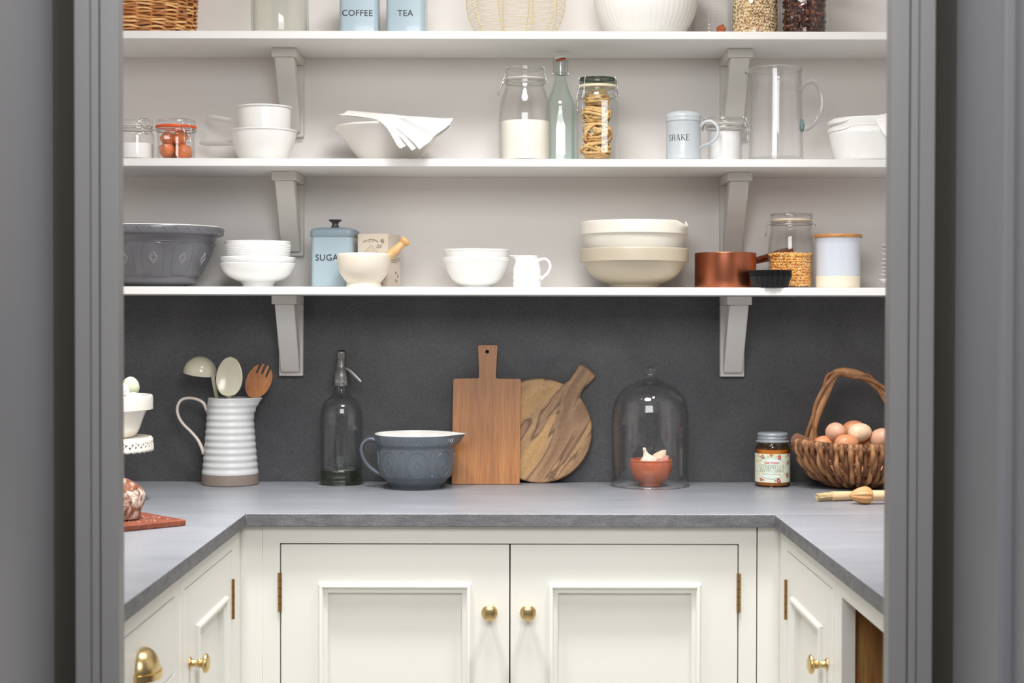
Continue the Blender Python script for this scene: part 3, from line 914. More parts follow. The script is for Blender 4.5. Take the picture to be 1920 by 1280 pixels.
# jar of dark dried fruit with embossed glass -----------------------------------------
D = 3.475; s = sc(D)
t = thing('glass_jar', base(1505.5, D, Z1), 'embossed glass jar full of dark red-brown dried fruit, rightmost on the topmost shelf', 'jar')
def oct_(x, y, z, a, k): return (x*(1+0.012*math.cos(8*a)), y*(1+0.012*math.cos(8*a)), z)
G().lathe(vessel([(43*s, 0), (45*s, 0.003), (45*s, 0.150), (38*s, 0.168), (38*s, 0.180)], 0.003, 0.0045), 64, fn=oct_).build('glass_body', M_GLASS, t)
G().lathe([(0, 0.181), (40*s, 0.181), (40*s, 0.197), (0, 0.198)], 48).build('lid', M_STEEL, t)
g = G()
R0 = 45.6*s
def emb(px, py):
    x = (px-1505.5)*s*0.99; z = zpx2(px, py, D-0.05)-Z1
    a = math.asin(max(-1, min(1, x/R0))); return Vector((R0*math.sin(a), -R0*math.cos(a), z))
g.tube(cr([emb(1463, 16), emb(1469, 14), emb(1478, 17.5), emb(1488, 11), emb(1497, 7), emb(1503, 5)], 5), [0.0006]*16+[0.0016]*8+[0.0005]*2, 6)
g.tube(cr([emb(1481, 41), emb(1483, 48), emb(1484, 51)], 4), 0.0008, 6)
rnd2 = random.Random(5)
for (xa, ya, xb, yb) in ((1463, 25, 1502, 16), (1470, 32, 1490, 27)):
    n = 9 if ya == 25 else 6
    for i in range(n):
        f = (i+0.5)/n; x = xa+(xb-xa)*f; y = ya+(yb-ya)*f
        g.tube([emb(x-1.2, y+2.4), emb(x-0.4, y-2.2), emb(x+1.4, y+(1.8 if i % 2 else -1.5))], 0.00042, 5)
g.build('embossing', M_SOLIDGLASS, t)
shell_beans('dried_fruit', 1505.5, D, Z1+0.0048, 41.2*s, 0, 0.14, 0.0078, [mat('raisin_dark', (74, 36, 22), 0.3, var=0.4, vscale=70), mat('raisin_red', (122, 66, 42), 0.3, var=0.4, vscale=70), mat('raisin_deep', (40, 20, 14), 0.35)], 'dark red-brown dried fruit filling the embossed glass jar', 'dried fruit', sq=(1.2, 0.8, 0.6))

# ================================================================== MIDDLE SHELF
Z2 = SH[2]
M_SEALO = mat('orange_rubber', (226, 84, 30), 0.45)
M_SEALW = mat('pale_rubber', (225, 210, 180), 0.5)
M_SEALC = mat('clear_rubber', (205, 200, 190), 0.5)
FLAT = -PI/2
# small jar of white powder
t, rn = clip_jar(256, 3.47, Z2, [(31, 303), (34, 301), (34.5, 296), (34.5, 262), (33.5, 252), (30.5, 247), (31.5, 245), (31.5, 240), (30, 238)],
                 [(30.5, 237), (32, 236), (32, 229), (30, 226)], (31.5, 239, 236), M_SEALC, [(math.radians(-48), 0.009, 0.012, 0.004)],
                 'small clip-top jar half full of white sugar, far left of the middle shelf', wire_row=243)
D = 3.47
def filling(name, px, D, zb, rpx, py_top, m, label, cat, r_in=0.0034, zoff=0.0045, prof=None, dome=0.0):
    s = sc(D); zt = zpx2(px, py_top, D)-zb
    if prof is None: pr = [(0, zoff), (rpx*s-r_in-0.002, zoff), (rpx*s-r_in, zoff+0.003), (rpx*s-r_in, zt)]
    else: pr = [(0, zoff)]+[(r*s-r_in, max(zpx2(px, y, D)-zb, zoff)) for r, y in prof]
    pr += [(pr[-1][0]*0.55, pr[-1][1]+dome*0.8), (0, pr[-1][1]+dome)]
    o = G().lathe(pr, 56).build(name, m, None, base(px, D, zb))
    return tag(o, label, cat, None, 'stuff')
M_SUGAR = mat('white_sugar', (250, 249, 246), 0.8, bmp=0.15, bscale=900)
M_FLOUR = mat('cream_flour', (252, 247, 234), 0.85, bmp=0.1, bscale=500)
filling('sugar', 256, 3.47, Z2, 33.5, 270, M_SUGAR, 'white sugar in the small jar at the far left of the middle shelf', 'sugar')
# orange-seal jar with orange sweets
D = 3.47; s = sc(D)
t, rn = clip_jar(330.5, D, Z2, [(31, 303), (34.5, 301), (35, 297), (35, 258), (35.5, 254), (34.5, 247), (37, 245), (37.5, 243), (36, 241), (34.5, 241.5)],
                 [(35, 237.5), (36.5, 236), (36.5, 231), (35, 227)], (38, 241.5, 236.5), M_SEALO, [(math.radians(-50), 0.0095, 0.028, 0.006)],
                 'small clip-top jar with orange rubber seal holding orange candied fruit', wire_row=246)
b = base(330.5, D, Z2)
M_CANDY = mat('candied_orange', (216, 122, 66), 0.3, 0, 0.3, var=0.3, vscale=50)
M_CANDY.node_tree.nodes['Principled BSDF'].inputs['Subsurface Weight'].default_value = 0.4
M_CANDY.node_tree.nodes['Principled BSDF'].inputs['Subsurface Radius'].default_value = (0.01, 0.004, 0.002)
rnd = random.Random(21)
for k, (dx, dy, dz) in enumerate(((-0.018, -0.011, 0.020), (0.017, -0.013, 0.020), (-0.012, 0.018, 0.020), (0.018, 0.016, 0.020),
                   (-0.015, -0.010, 0.046), (0.012, -0.013, 0.047), (0.002, 0.016, 0.046))):
    lump('candied_fruit', b+Vector((dx, dy, dz+0.001)), 0.0178, M_CANDY, 'chunk of orange candied fruit inside the jar with the orange seal', 'fruit', 'candied fruit in the orange-seal jar', (1, 0.92, 0.85), 0.30, seg=9, rings=6, sm_a=12)

# enamel pans ---------------------------------------------------------------------------
def pan(px, D, zb, prof, t_, rimpx, rimy, handle, hr, label):
    o = base(px, D, zb); s = sc(D)
    t = thing('saucepan', o, label, 'saucepan', 'white enamel pans')
    pr = sm(pxprof(px, D, zb, prof), 4)
    G().lathe(vessel(pr, 0.0022, 0.003), 72).build('bowl', M_ENAMEL, t)
    g = G(); torus(g, rimpx*s, zpx2(px, rimy, D)-zb, 0.0021, 72); g.build('rolled_rim', M_ENAMEL, t)
    g = G(); tube_px(g, handle, hr, off=o, seg=14, flat=0.62)
    g.build('handle', M_ENAMEL, t)
    return t
zlow = Z2
s = sc(3.5)
pan(494.5, 3.50, Z2, [(38, 304), (42, 302.5), (46.5, 297), (51.5, 286), (56, 273), (59, 260), (60.2, 250), (60.5, 247)], 0.002, 60.8, 246.5,
    [(440, 268, 3.50), (425, 268, 3.53), (405, 267.5, 3.56), (385, 267, 3.59), (375, 268, 3.605)], [0.005, 0.006, 0.0072, 0.0072, 0.0035], 'deep white enamel pan at the bottom of the pan stack')
zb2 = zpx2(494.5, 262, 3.5)
pan(495.5, 3.50, zb2, [(44, 262), (47, 259), (48.5, 252), (49.5, 225), (50.2, 207), (50.5, 203)], 0.002, 51.3, 202.5,
    [(448, 228.5, 3.50), (432, 226, 3.53), (412, 223, 3.57), (396, 220, 3.60), (388, 217.5, 3.615)], [0.0045, 0.0055, 0.0064, 0.006, 0.003], 'shallow white enamel saucepan nested on top of the deep enamel pan')

# wide white bowl with the folded cloth on it -------------------------------------------------
D = 3.515
o = simple('bowl', 730, D, Z2, [(42, 307), (48, 305), (54, 301), (66, 288), (76, 274), (85, 262), (93, 252), (100, 246), (103.5, 242.5), (103, 240.5)], 0.0035, mat('soft_white_glaze', (236, 231, 224), 0.25), 'wide flared white bowl under the folded tea towel', 'bowl')
def project(p):
    d = CAM_M.to_3x3().transposed() @ (Vector(p)-Vector((0, 0, CAMZ)))
    return (960.0+FPX*d.x/-d.z, 640.0-FPX*d.y/-d.z)
def tea_towel():
    o = P(740, 240, 3.47)
    t = thing('tea_towel', o, 'white folded tea towel with thin dark stripes draped over the wide white bowl', 'tea towel')
    M_CL = mat('white_linen', (248, 246, 240), 0.8, bmp=0.25, bscale=1500)
    lay = [  # (front curve, back curve) per folded layer: [(px, py, D)]
     ([(640, 216, 3.46), (668, 219, 3.43), (704, 225, 3.40), (722, 238, 3.372), (733, 254, 3.352), (743, 272, 3.345), (750, 279.5, 3.343)],
      [(625, 218, 3.57), (650, 213, 3.57), (700, 217, 3.57), (750, 222, 3.56), (790, 226, 3.52), (815, 236, 3.48), (838, 238, 3.46)]),
     ([(641, 219, 3.455), (668, 221, 3.425), (712, 228, 3.394), (734, 243, 3.366), (752, 260, 3.346), (764, 274, 3.340), (772, 283.5, 3.338)],
      [(626, 218, 3.56), (655, 212, 3.56), (700, 215, 3.56), (750, 220, 3.55), (795, 224, 3.515), (825, 231, 3.475), (846, 236, 3.455)]),
     ([(642, 216, 3.45), (670, 218, 3.42), (716, 226, 3.390), (742, 241, 3.360), (763, 258, 3.342), (778, 272, 3.335), (786, 281.5, 3.333)],
      [(653, 208, 3.55), (676, 210, 3.55), (710, 213, 3.55), (755, 217.5, 3.54), (800, 220, 3.505), (830, 222, 3.47), (849, 221, 3.45)]),
    ]
    def surf(fr, bk, off):
        A = cr([P(*p) for p in fr], 6); B = cr([P(*p) for p in bk], 6)
        n = min(len(A), len(B)); rows = []
        for i in range(n):
            row = []
            f = i/(n-1.0)
            for j in range(13):
                q = j/12.0
                p = A[i].lerp(B[i], q)
                p = p+Vector((0, 0, 1))*(0.003*math.sin(PI*q)*(1-f)*0.6-0.012*f*f*f*math.sin(PI*q)+off)+Vector((0, -1, 0))*0.010*math.sin(PI*q)*f
                p = p + Vector((0, -0.005, 0.0145))*(math.sin(PI*q**0.5)*(lambda e: e*e*(3-2*e))(max(0.0, min(1.0, (f-0.26)/0.22)))*(1-0.6*max(0.0, (f-0.75)/0.25)))
                p = p + Vector((0.004*f*f*f*math.sin(q*9), -0.0025*f*math.sin(q*14), 0))
                row.append(p-o)
            rows.append(row)
        return rows
    for k, (fr, bk) in enumerate(lay):
        G().grid(surf(fr, bk, 0.0)).build('folded_layer', M_CL, t, solid=0.0028, sub=1, smooth=80)
    rows = surf(lay[2][0], lay[2][1], 0.0030)
    g = G()
    n = len(rows)
    def at(u, v):
        i = u*(n-1); j = v*12
        i0 = min(int(i), n-2); j0 = min(int(j), 11)
        a = rows[i0][j0].lerp(rows[i0+1][j0], i-i0); b = rows[i0][j0+1].lerp(rows[i0+1][j0+1], i-i0)
        return a.lerp(b, j-j0)+Vector((0, -0.0022, 0.0012))
    lat = [(pp, project(pp+o)) for pp in (at(iu/120.0, jv/60.0) for iu in range(121) for jv in range(61))]
    for k in range(3):
        pts = []
        for f in range(13):
            tx = 746+4.5*k+(66-1.5*k)*f/12.0; ty = 220.5+0.3*k+(37-3.0*k)*f/12.0
            best = min(lat, key=lambda e: (e[1][0]-tx)**2+(e[1][1]-ty)**2)
            if (best[1][0]-tx)**2+(best[1][1]-ty)**2 < 9: pts.append(best[0])
        g.tube(cr(pts, 3), 0.00032, 5)
    g.build('stripes', mat('thread_grey', (120, 116, 118), 0.8), t)
tea_towel()

# large flour jar -------------------------------------------------------------------------
D = 3.49
clip_jar(983.5, D, Z2, [(42, 304), (47, 302), (49, 296), (49.5, 285), (49.5, 232), (48.5, 212), (45.5, 192), (40, 174), (36.5, 164), (35.5, 159), (37, 157), (37, 153), (35, 151)],
         [(34, 149), (36, 148), (36, 137), (37, 135), (36.5, 131), (34, 128.5)], (36.5, 150.5, 147.5), M_SEALC, [(PI, 0.010, 0.026, 0.013), (0.0, 0.009, 0.0, 0.0)],
         'large clip-top jar half full of cream flour on the middle shelf', wire_row=156)
filling('flour', 983.5, D, Z2, 49, 229, M_FLOUR, 'cream coloured flour inside the large clip-top jar', 'flour', 0.0036)

# swing-top bottle ---------------------------------------------------------------------------
D = 3.565; s = sc(D)
GL_AQUA = glass('aqua_glass', (0.965, 0.988, 0.98), (0.66, 0.85, 0.79))
o = base(1050, D, Z2)
t = thing('swing_top_bottle', o, 'pale aqua glass bottle with a swing-top stopper, between the flour and pasta jars', 'bottle')
def fac(x, y, z, a, k):
    w = max(0, min(1, (0.115-z)/0.02)); n = 10
    q = math.cos(PI/n)/math.cos((a % (2*PI/n))-PI/n)
    q = 1+(q-1)*w*0.9
    return (x*q, y*q, z)
pr = sm(pxprof(1050, D, Z2, [(22, 307), (26, 305), (27.5, 301), (27.5, 250), (27.5, 207), (26, 194), (21, 180), (15.5, 166), (12.5, 155), (11, 146), (10.5, 138), (10.5, 118), (11.5, 117), (11.5, 113)]), 4)
G().lathe(vessel(pr, 0.003, 0.006), 80, fn=fac).build('glass_body', GL_AQUA, t, smooth=20)
z = lambda y: zpx2(1050, y, D)-Z2
M_PORC = mat('porcelain', (240, 240, 235), 0.2)
tilt = Matrix.Translation((0, 0, z(111))) @ Matrix.Rotation(math.radians(-12), 4, 'Y')
G(tilt).lathe(sm([(0, 0.0005), (8*s, 0.0005), (11.5*s, 0.002), (12*s, 0.005), (10*s, 0.008), (5*s, 0.0095), (0, 0.0098)], 3), 32).build('stopper', M_PORC, t)
G(tilt).lathe([(0, -0.003), (8.5*s, -0.003), (9.5*s, 0.0), (8.5*s, 0.001), (0, 0.001)], 32).build('rubber_seal', mat('red_rubber', (196, 72, 40), 0.5), t)
g = G()
for sg in (-1, 1):
    g.tube(cr([(sg*12.5*s, 0, z(107)), (sg*14*s, -0.002, z(116)), (sg*12.8*s, -0.005, z(128)), (sg*14*s, -0.008, z(140)), (sg*12*s, -0.004, z(145))], 4), 0.0009, 6)
g.tube([(-13*s, 0, z(107.5)), (13*s, 0, z(107.5))], 0.0009, 6)
g.tube(cr([(-14*s, -0.008, z(140)), (-8*s, -0.0155, z(143)), (8*s, -0.0155, z(143)), (14*s, -0.008, z(140))], 5), 0.0009, 6)
torus(g, 12*s, z(137), 0.0009, 24)
g.build('wire_bail', M_STEEL, t)

# pasta jar ------------------------------------------------------------------------------------
D = 3.475; s = sc(D)
def sqr(x, y, z, a, k):
    w = max(0.0, min(1.0, (zpx2(1117, 184, 3.475)-Z2-z)/0.006))
    c = max(abs(math.cos(a)), abs(math.sin(a)))
    a = a+0.30
    c = max(abs(math.cos(a)), abs(math.sin(a)))
    q = 1.0/(c**0.72) ; q = min(q, 1.24)
    q = 1+(q-1)*w
    R = 0.10
    return (x*q, y*q, z)
clip_jar(1119, D, Z2, [(33, 304), (36, 302), (37, 297), (37, 250), (37, 196), (36, 190), (33.5, 187), (34.5, 184), (34.5, 180), (33.5, 176), (35.5, 172), (35.5, 168), (33.5, 166)],
         [(33.5, 162), (34, 161), (34, 153), (33.5, 148)], (37, 165.5, 161), M_SEALW, [(math.radians(214), 0.012, 0.036, 0.006), (0.0, 0.010, 0.0, 0.0)],
         'tall square clip-top jar filled with pasta nests on the middle shelf', lm=glass('dark_green_glass', (0.62, 0.66, 0.60), (0.30, 0.36, 0.30)), fn=sqr, wire_row=181)
M_PASTA = mat('tagliatelle', (226, 186, 122), 0.6, var=0.22, vscale=60)
def nest(c, R, H, seed, label):
    r = random.Random(seed); g = G()
    n = 34
    for k in range(n):
        # each ribbon is an arc wound round a randomly tilted axis
        ax = Euler((r.gauss(0, 0.55), r.gauss(0, 0.55), 0)).to_matrix()
        rr = R*r.uniform(0.62, 0.97); a0 = r.uniform(0, 2*PI); span = r.uniform(2.2, 4.6); z0 = r.uniform(-0.33, 0.33)*H
        pts = []
        for i in range(22):
            a = a0+span*i/21.0
            p = ax @ Vector((rr*math.cos(a), rr*math.sin(a), z0*(1+0.2*math.sin(3*a))))
            p.z = max(-H/2, min(H/2, p.z))
            q = math.hypot(p.x, p.y)
            if q > R: p.x *= R/q; p.y *= R/q
            pts.append(p)
        w = 0.0030
        up = ax @ Vector((0, 0, 1))
        rows = []
        for i, p in enumerate(pts):
            d = Vector((p.x, p.y, 0)); d = d.normalized() if d.length > 1e-6 else Vector((1, 0, 0))
            dirv = (up*0.8+d*0.25).normalized()
            rows.append([p-dirv*w, p+dirv*w])
        g.grid(rows)
    o = g.build('pasta_nest', M_PASTA, None, c, solid=0.0010, smooth=30)
    return tag(o, label, 'pasta')
b = base(1117, D, Z2)
for k, (y, H, R, lb) in enumerate(((283, 0.034, 0.0345, 'nest of tagliatelle at the bottom of the pasta jar'), (250, 0.036, 0.034, 'loose-ended nest of tagliatelle, second from the bottom in the pasta jar'),
                             (216, 0.032, 0.0325, 'nest of tagliatelle, third from the bottom in the pasta jar'), (186, 0.027, 0.0295, 'topmost nest of tagliatelle just under the pasta jar lid'))):
    nest(Vector((b.x+(0.001 if k % 2 else -0.001), b.y, zpx2(1117, y, D))), R, H, 40+k, lb)

# SHAKE shaker -------------------------------------------------------------------------------------
D = 3.48; s = sc(D)
o = base(1280, D, Z2)
M_PALEBLUE = mat('pale_grey_blue_enamel', (196, 202, 206), 0.3, 0, 0.2)
t = thing('flour_shaker', o, 'pale grey-blue tin shaker lettered SHAKE with a curved side handle', 'shaker')
G().lathe(vessel(pxprof(1280, D, Z2, [(31, 303), (33, 302), (34, 300), (33.2, 296), (32.8, 294), (32.4, 292.5), (32.2, 262), (32.2, 229), (32.6, 228)]), 0.0015, 0.002), 56).build('body', M_PALEBLUE, t)
G().lathe([(0, z0) for z0 in ()] + pxprof(1280, D, Z2, [(31, 229), (33.5, 228.5), (34.2, 226.5), (33.4, 224.5), (33.4, 222.5), (34, 221), (34.2, 219), (33.2, 217), (32.2, 215.5), (29, 212.5), (20, 209.5), (8, 208), (0, 207.8)]), 56).build('lid', M_PALEBLUE, t)
g = G(); put_text(g, serif2d('SHAKE', 11.2*s), cylmap(32.2*s+0.0003, -PI/2-0.40, zpx2(1268, 263.2, D-0.033)-Z2))
g.build('lettering', M_INK, t, smooth=0)
g = G()
tube_px(g, [(1311, 243, 3.475), (1313, 235, 3.46), (1321, 228, 3.45), (1333, 226, 3.445), (1344, 235, 3.44), (1347, 247, 3.438), (1343, 259, 3.438), (1332, 268, 3.442), (1318, 274, 3.455), (1310, 280, 3.465), (1310, 286, 3.467)], 0.0032, off=o, seg=8, flat=0.35, n=6)
g.build('handle', M_PALEBLUE, t)

# salt jar ----------------------------------------------------------------------------------------------
D = 3.50
clip_jar(1358, D, Z2, [(28, 304), (31, 302), (32.5, 298), (32.5, 262), (32.5, 252), (34, 246), (36, 243), (37, 241), (37, 238), (35, 236)],
         [(36, 233.5), (38, 232), (38, 226), (36.5, 223)], (37.5, 236, 233.5), M_SEALC, [(math.radians(-22), 0.010, 0.030, 0.004), (PI*0.93, 0.009, 0.0, 0.0)],
         'clip-top jar full of coarse white salt, just right of the SHAKE tin', wire_row=241)
filling('salt', 1358, D, Z2, 32, 248, mat('coarse_salt', (250, 249, 247), 0.6, bmp=0.6, bscale=260), 'coarse white salt filling the clip-top jar beside the SHAKE tin', 'salt', 0.0034)

# glass jug -----------------------------------------------------------------------------------------------
D = 3.505; s = sc(D)
o = base(1453, D, Z2)
t = thing('glass_jug', o, 'tall clear glass jug with a looped handle on the middle shelf', 'jug')
zt = zpx2(1453, 131, D)-Z2
def spout_l(x, y, z, a, k):
    q = max(0, 1-abs((a % (2*PI))-PI)/0.55); w = max(0, min(1, (z-(zt-0.028))/0.028))
    d = 0.0105*w*w*(q*q*(3-2*q))
    return (x-d, y, z-0.008*w*w*q*q)
pr = sm(pxprof(1453, D, Z2, [(47, 306), (51, 304), (51.5, 301), (51, 294), (50.6, 285), (49.5, 240), (48.5, 190), (47.6, 150), (47.5, 135), (48, 131)]), 4)
G().lathe(vessel(pr, 0.0032, 0.012), 80, fn=spout_l).build('glass_body', M_GLASS, t)
g = G(); rr = 47.2*s
pts = [spout_l(rr*math.cos(2*PI*i/96), rr*math.sin(2*PI*i/96), zt+0.001, 2*PI*i/96, 0) for i in range(96)]
g.tube(pts, 0.0021, 8, True); g.build('rim', M_SOLIDGLASS, t)
g = G()
tube_px(g, [(1500, 172, D), (1503, 163, D), (1512, 156, D), (1524, 154, D), (1535, 163, D), (1540, 180, D), (1540, 200, D), (1534, 220, D), (1522, 235, D), (1510, 241, D), (1503, 238, D)],
        [0.0062, 0.0048, 0.0050, 0.0054, 0.0056, 0.0056, 0.0056, 0.0056, 0.0056, 0.0062, 0.0072], off=o, seg=14)
g.build('handle', M_SOLIDGLASS, t)
g = G(); g.sphere(P(1503.5, 236, D)-o, 0.0075, 14, 10, (0.75, 0.8, 2.0))
g.build('handle_root', solid_glass('teal_glass', (0.35, 0.62, 0.66)), t)

# white pouring dishes and the napkin -------------------------------------------------------------------------
D = 3.51; s = sc(D)
M_DISH = mat('dish_white', (244, 243, 240), 0.18, 0, 0.2)
def dish(zb, prof, label, lift, lug_z, lugw):
    o = base(1636, D, zb)
    t = thing('baking_dish', o, label, 'dish', 'white lugged dishes')
    pr = sm(pxprof(1636, D, zb, prof), 4)
    def f(x, y, z, a, k): return (x, y*0.86, z)
    G().lathe(vessel(pr, 0.0045, 0.006), 72, fn=f).build('bowl', M_DISH, t)
    # flat lug at the left with a scooped thumb rest
    R = pr[-1][0]; zt = pr[-1][1]
    rows = []
    for i in range(15):
        a = PI*0.74+PI*0.52*i/14.0
        w = math.sin(PI*i/14.0)**0.5
        e = R*1.0; out = lug_z*w
        ca, sa = math.cos(a), math.sin(a)*0.86
        dz = -0.0045*math.sin(PI*i/14.0*3)*0.25
        rows.append([(e*0.97*ca, e*0.97*sa, zt-0.002), ((e+out*0.5)*ca, (e+out*0.5)*sa, zt-0.0015+dz), ((e+out)*ca, (e+out)*sa, zt-0.004+dz), ((e+out)*ca, (e+out)*sa, zt-0.004-0.0065*w+dz), ((e+out*0.4)*ca, (e+out*0.4)*sa, zt-0.004-0.0075*w), (e*0.96*ca, e*0.96*sa, zt-0.004-0.0085*w)])
    G().grid(rows).build('lug', M_DISH, t, sub=1, smooth=80)
    return t, zt
dish(Z2, [(60, 306), (68, 304), (72, 300), (77, 280), (81, 262), (83, 254), (82.5, 250), (80, 247), (80, 243), (81.5, 240.5)], 'lower white lugged dish at the right end of the middle shelf', 0, 0.006, 0)
zb2 = zpx2(1636, 262, D)
dish(zb2, [(58, 262), (66, 260), (73, 250), (77, 240), (79, 233), (80, 228), (80.3, 226)], 'upper white lugged dish nested in the lower one, napkin over it', 0, 0.007, 0)
o = P(1655, 232, 3.47)
g = G()
rows = []
A = cr([P(1640, 218, 3.46), P(1645, 232, 3.412), P(1652, 244, 3.400), P(1660, 256, 3.395)], 6)
B = cr([P(1700, 210, 3.50), P(1702, 226, 3.415), P(1704, 243, 3.402), P(1706, 258, 3.396)], 6)
back = [(P(1642, 220, 3.55), P(1700, 214, 3.58))]
for a, b_ in back+list(zip(A, B)):
    rows.append([a.lerp(b_, j/8)+Vector((0, -0.0015*math.sin(j*2.2), 0.003*math.sin(PI*j/8)))-o for j in range(9)])
o_ = g.grid(rows).build('napkin', mat('white_linen', (248, 246, 240), 0.8), None, o, solid=0.003, sub=1, smooth=80)
tag(o_, 'white cloth napkin hanging over the edge of the upper lugged dish at the right end', 'napkin')

# ================================================================== LOWEST SHELF
Z3 = SH[3]
def on_surface(prof, th, z):
    """point on a turned surface (prof sorted by z)"""
    for (r0, z0), (r1, z1) in zip(prof[:-1], prof[1:]):
        if min(z0, z1) <= z <= max(z0, z1) and abs(z1-z0) > 1e-9:
            r = r0+(r1-r0)*(z-z0)/(z1-z0); return Vector((r*math.cos(th), r*math.sin(th), z))
    r = prof[-1][0]; return Vector((r*math.cos(th), r*math.sin(th), z))
M_GREYGL = mat('charcoal_grey_glaze', (104, 104, 109), 0.28, 0, 0.25)
M_GREYB = mat('blue_grey_glaze', (90, 97, 104), 0.26, 0, 0.25)
M_INNER = mat('white_inner_glaze', (240, 238, 234), 0.2, 0, 0.2)

# big grey mixing bowl with relief panels -------------------------------------------------
D = 3.515; s = sc(D); cx = 287.5
o = base(cx, D, Z3)
t = thing('mixing_bowl', o, 'large charcoal grey mixing bowl with embossed diamonds, far left of the lowest shelf', 'bowl')
raw = pxprof(cx, D, Z3, [(58, 539.5), (63, 536), (79, 530), (83, 524), (84, 519), (89, 514), (96, 503), (105, 484), (111, 468), (115, 455), (117, 446), (119, 443.5)])
body = sm(raw, 4)
G().lathe([(0, 0.0)]+body+[(113*s, body[-1][1]), (0.093, 0.05), (0.06, 0.012), (0, 0.010)], 96).build('body', M_GREYGL, t)
zr0, zr1 = body[-1][1]-0.0005, zpx2(cx, 426.5, D)-Z3
rim = sm([(119*s, zr0), (126*s, zr0+0.0015), (129.5*s, zr0+0.005), (130.5*s, zr1-0.004)], 3)
G().lathe(rim+[(129.5*s, zr1-0.001), (127.0*s, zr1-0.0002)], 120).build('rim', M_GREYGL, t)
G().lathe([(128.6*s, zr1-0.0006), (127.6*s, zr1+0.0008), (125.8*s, zr1+0.0008), (122*s, zr1-0.006), (114*s, zr0-0.01)], 120).build('rim_edge', M_INNER, t)
g = G()
n = 36
zz = []
for i in range(n*2):
    th = 2*PI*i/(n*2); z = zr0+0.004 if i % 2 else zr1-0.005
    q = on_surface(rim, th, z); zz.append(q*1.0)
g.tube(zz, 0.0013, 6, True)
g.build('zigzag_relief', M_GREYGL, t)
def panel_relief(g, prof, th, hw, z0, z1, r, rtop=0.35, rbot=0.25, oval=False, taper=0.85):
    """outline of a raised panel; hw = half width in metres at the widest"""
    pts = []
    zc, zh = (z0+z1)/2, (z1-z0)/2
    for k in range(40):
        a = 2*PI*k/40
        c, sn = math.cos(a), math.sin(a)
        e = 1.0 if oval else 0.45
        x = hw*math.copysign(abs(c)**e, c); y = math.copysign(abs(sn)**(1.0 if oval else 0.5), sn)
        z = zc+zh*y
        x *= 1-(1-taper)*(z1-z)/(z1-z0)
        rr = on_surface(prof, 0, z).x
        p = on_surface(prof, th+x/rr, z); pts.append(p)
    g.tube(pts, r, 6, True)
def diamond(g, prof, th, hw, z, hz, r):
    pts = []
    for (a, b) in ((0, 1), (1, 0), (0, -1), (-1, 0)):
        rr = on_surface(prof, 0, z+b*hz).x
        pts.append(on_surface(prof, th+a*hw/rr, z+b*hz))
    dense = []
    for i in range(4):
        for k in range(4): dense.append(pts[i].lerp(pts[(i+1) % 4], k/4))
    g.tube(dense, r, 6, True)
zp = lambda y: zpx2(cx, y, D-0.10)-Z3
g = G(); gd = G()
for i in range(12):
    th = -PI/2+0.222+2*PI*i/12
    panel_relief(g, body, th, 0.0245, zp(513), zp(455), 0.0011)
    diamond(gd, body, th, 0.0085, zp(483), 0.0125, 0.0011)
    diamond(gd, body, th, 0.0050, zp(483), 0.0075, 0.0007)
for z in (zp(516), zp(452)):
    q = on_surface(body, 0, z); torus(g, q.x, z, 0.0012, 72)
g.build('panel_relief', M_GREYGL, t); gd.build('diamond_relief', mat('grey_glaze_worn', (150, 148, 152), 0.3, 0, 0.2), t)

# stack of three white bowls -----------------------------------------------------------------
D = 3.52; s = sc(D); cx = 484
simple('bowl', cx, D, Z3, [(27, 540), (29, 539), (29, 534), (33, 529), (45, 524.5), (57, 517), (66, 507), (70, 499), (71.6, 494.5)], 0.0035, M_WHITE, 'wide white footed bowl at the bottom of the stack, left on the lowest shelf', 'bowl', 'stacked white bowls on the left', 80)
zb2 = zpx2(cx, 513, D)
pr2 = [(30, 513), (45, 510), (58, 504), (66, 496), (70, 488), (70.8, 483)]
o = simple('bowl', 483.5, D, zb2, pr2, 0.0032, M_WHITE, 'shallow white bowl in the middle of the stack, left on the lowest shelf', 'bowl', 'stacked white bowls on the left', 80)
zb3 = zpx2(cx, 499, D)
o = base(483.5, D, zb3)
t = thing('bowl', o, 'white dotted-texture bowl on top of the stack, left on the lowest shelf', 'bowl', 'stacked white bowls on the left')
pr = sm(pxprof(483.5, D, zb3, [(38, 499), (50, 498), (55, 494), (58, 484), (60, 470), (61.3, 458), (61.8, 453.5)]), 4)
G().lathe(vessel(pr, 0.003), 80).build('body', M_WHITE, t)
g = G()
for row in range(9):
    y = 460+row*3.1
    z = zpx2(483.5, y, D)-zb3
    for i in range(110):
        th = 2*PI*(i+(row % 2)*0.5)/110
        if math.sin(th) > 0.25: continue
        p = on_surface(pr, th, z); d = Vector((math.cos(th), math.sin(th), 0)); tn = Vector((-d.y, d.x, 0)); k = 0.00135
        g.add([p+tn*k, p+Vector((0, 0, k)), p-tn*k, p-Vector((0, 0, k)), p+d*0.0011], [(0, 1, 4), (1, 2, 4), (2, 3, 4), (3, 0, 4)])
o2 = g.build('dotted_texture', M_WHITE, t, smooth=0, weld=False); o2['kind'] = 'stuff'

# SUGAR canister
zc = zpx2(624, 488.3, 3.519)-Z3
canister(628.5, 3.566, Z3, 0.0925, zpx2(628, 434.5, 3.519)-Z3, 'SUGAR', 11.6*sc(3.519), math.radians(-5), 'slate blue canister lettered SUGAR on the lowest shelf, behind the mortar', -0.0035, zc)

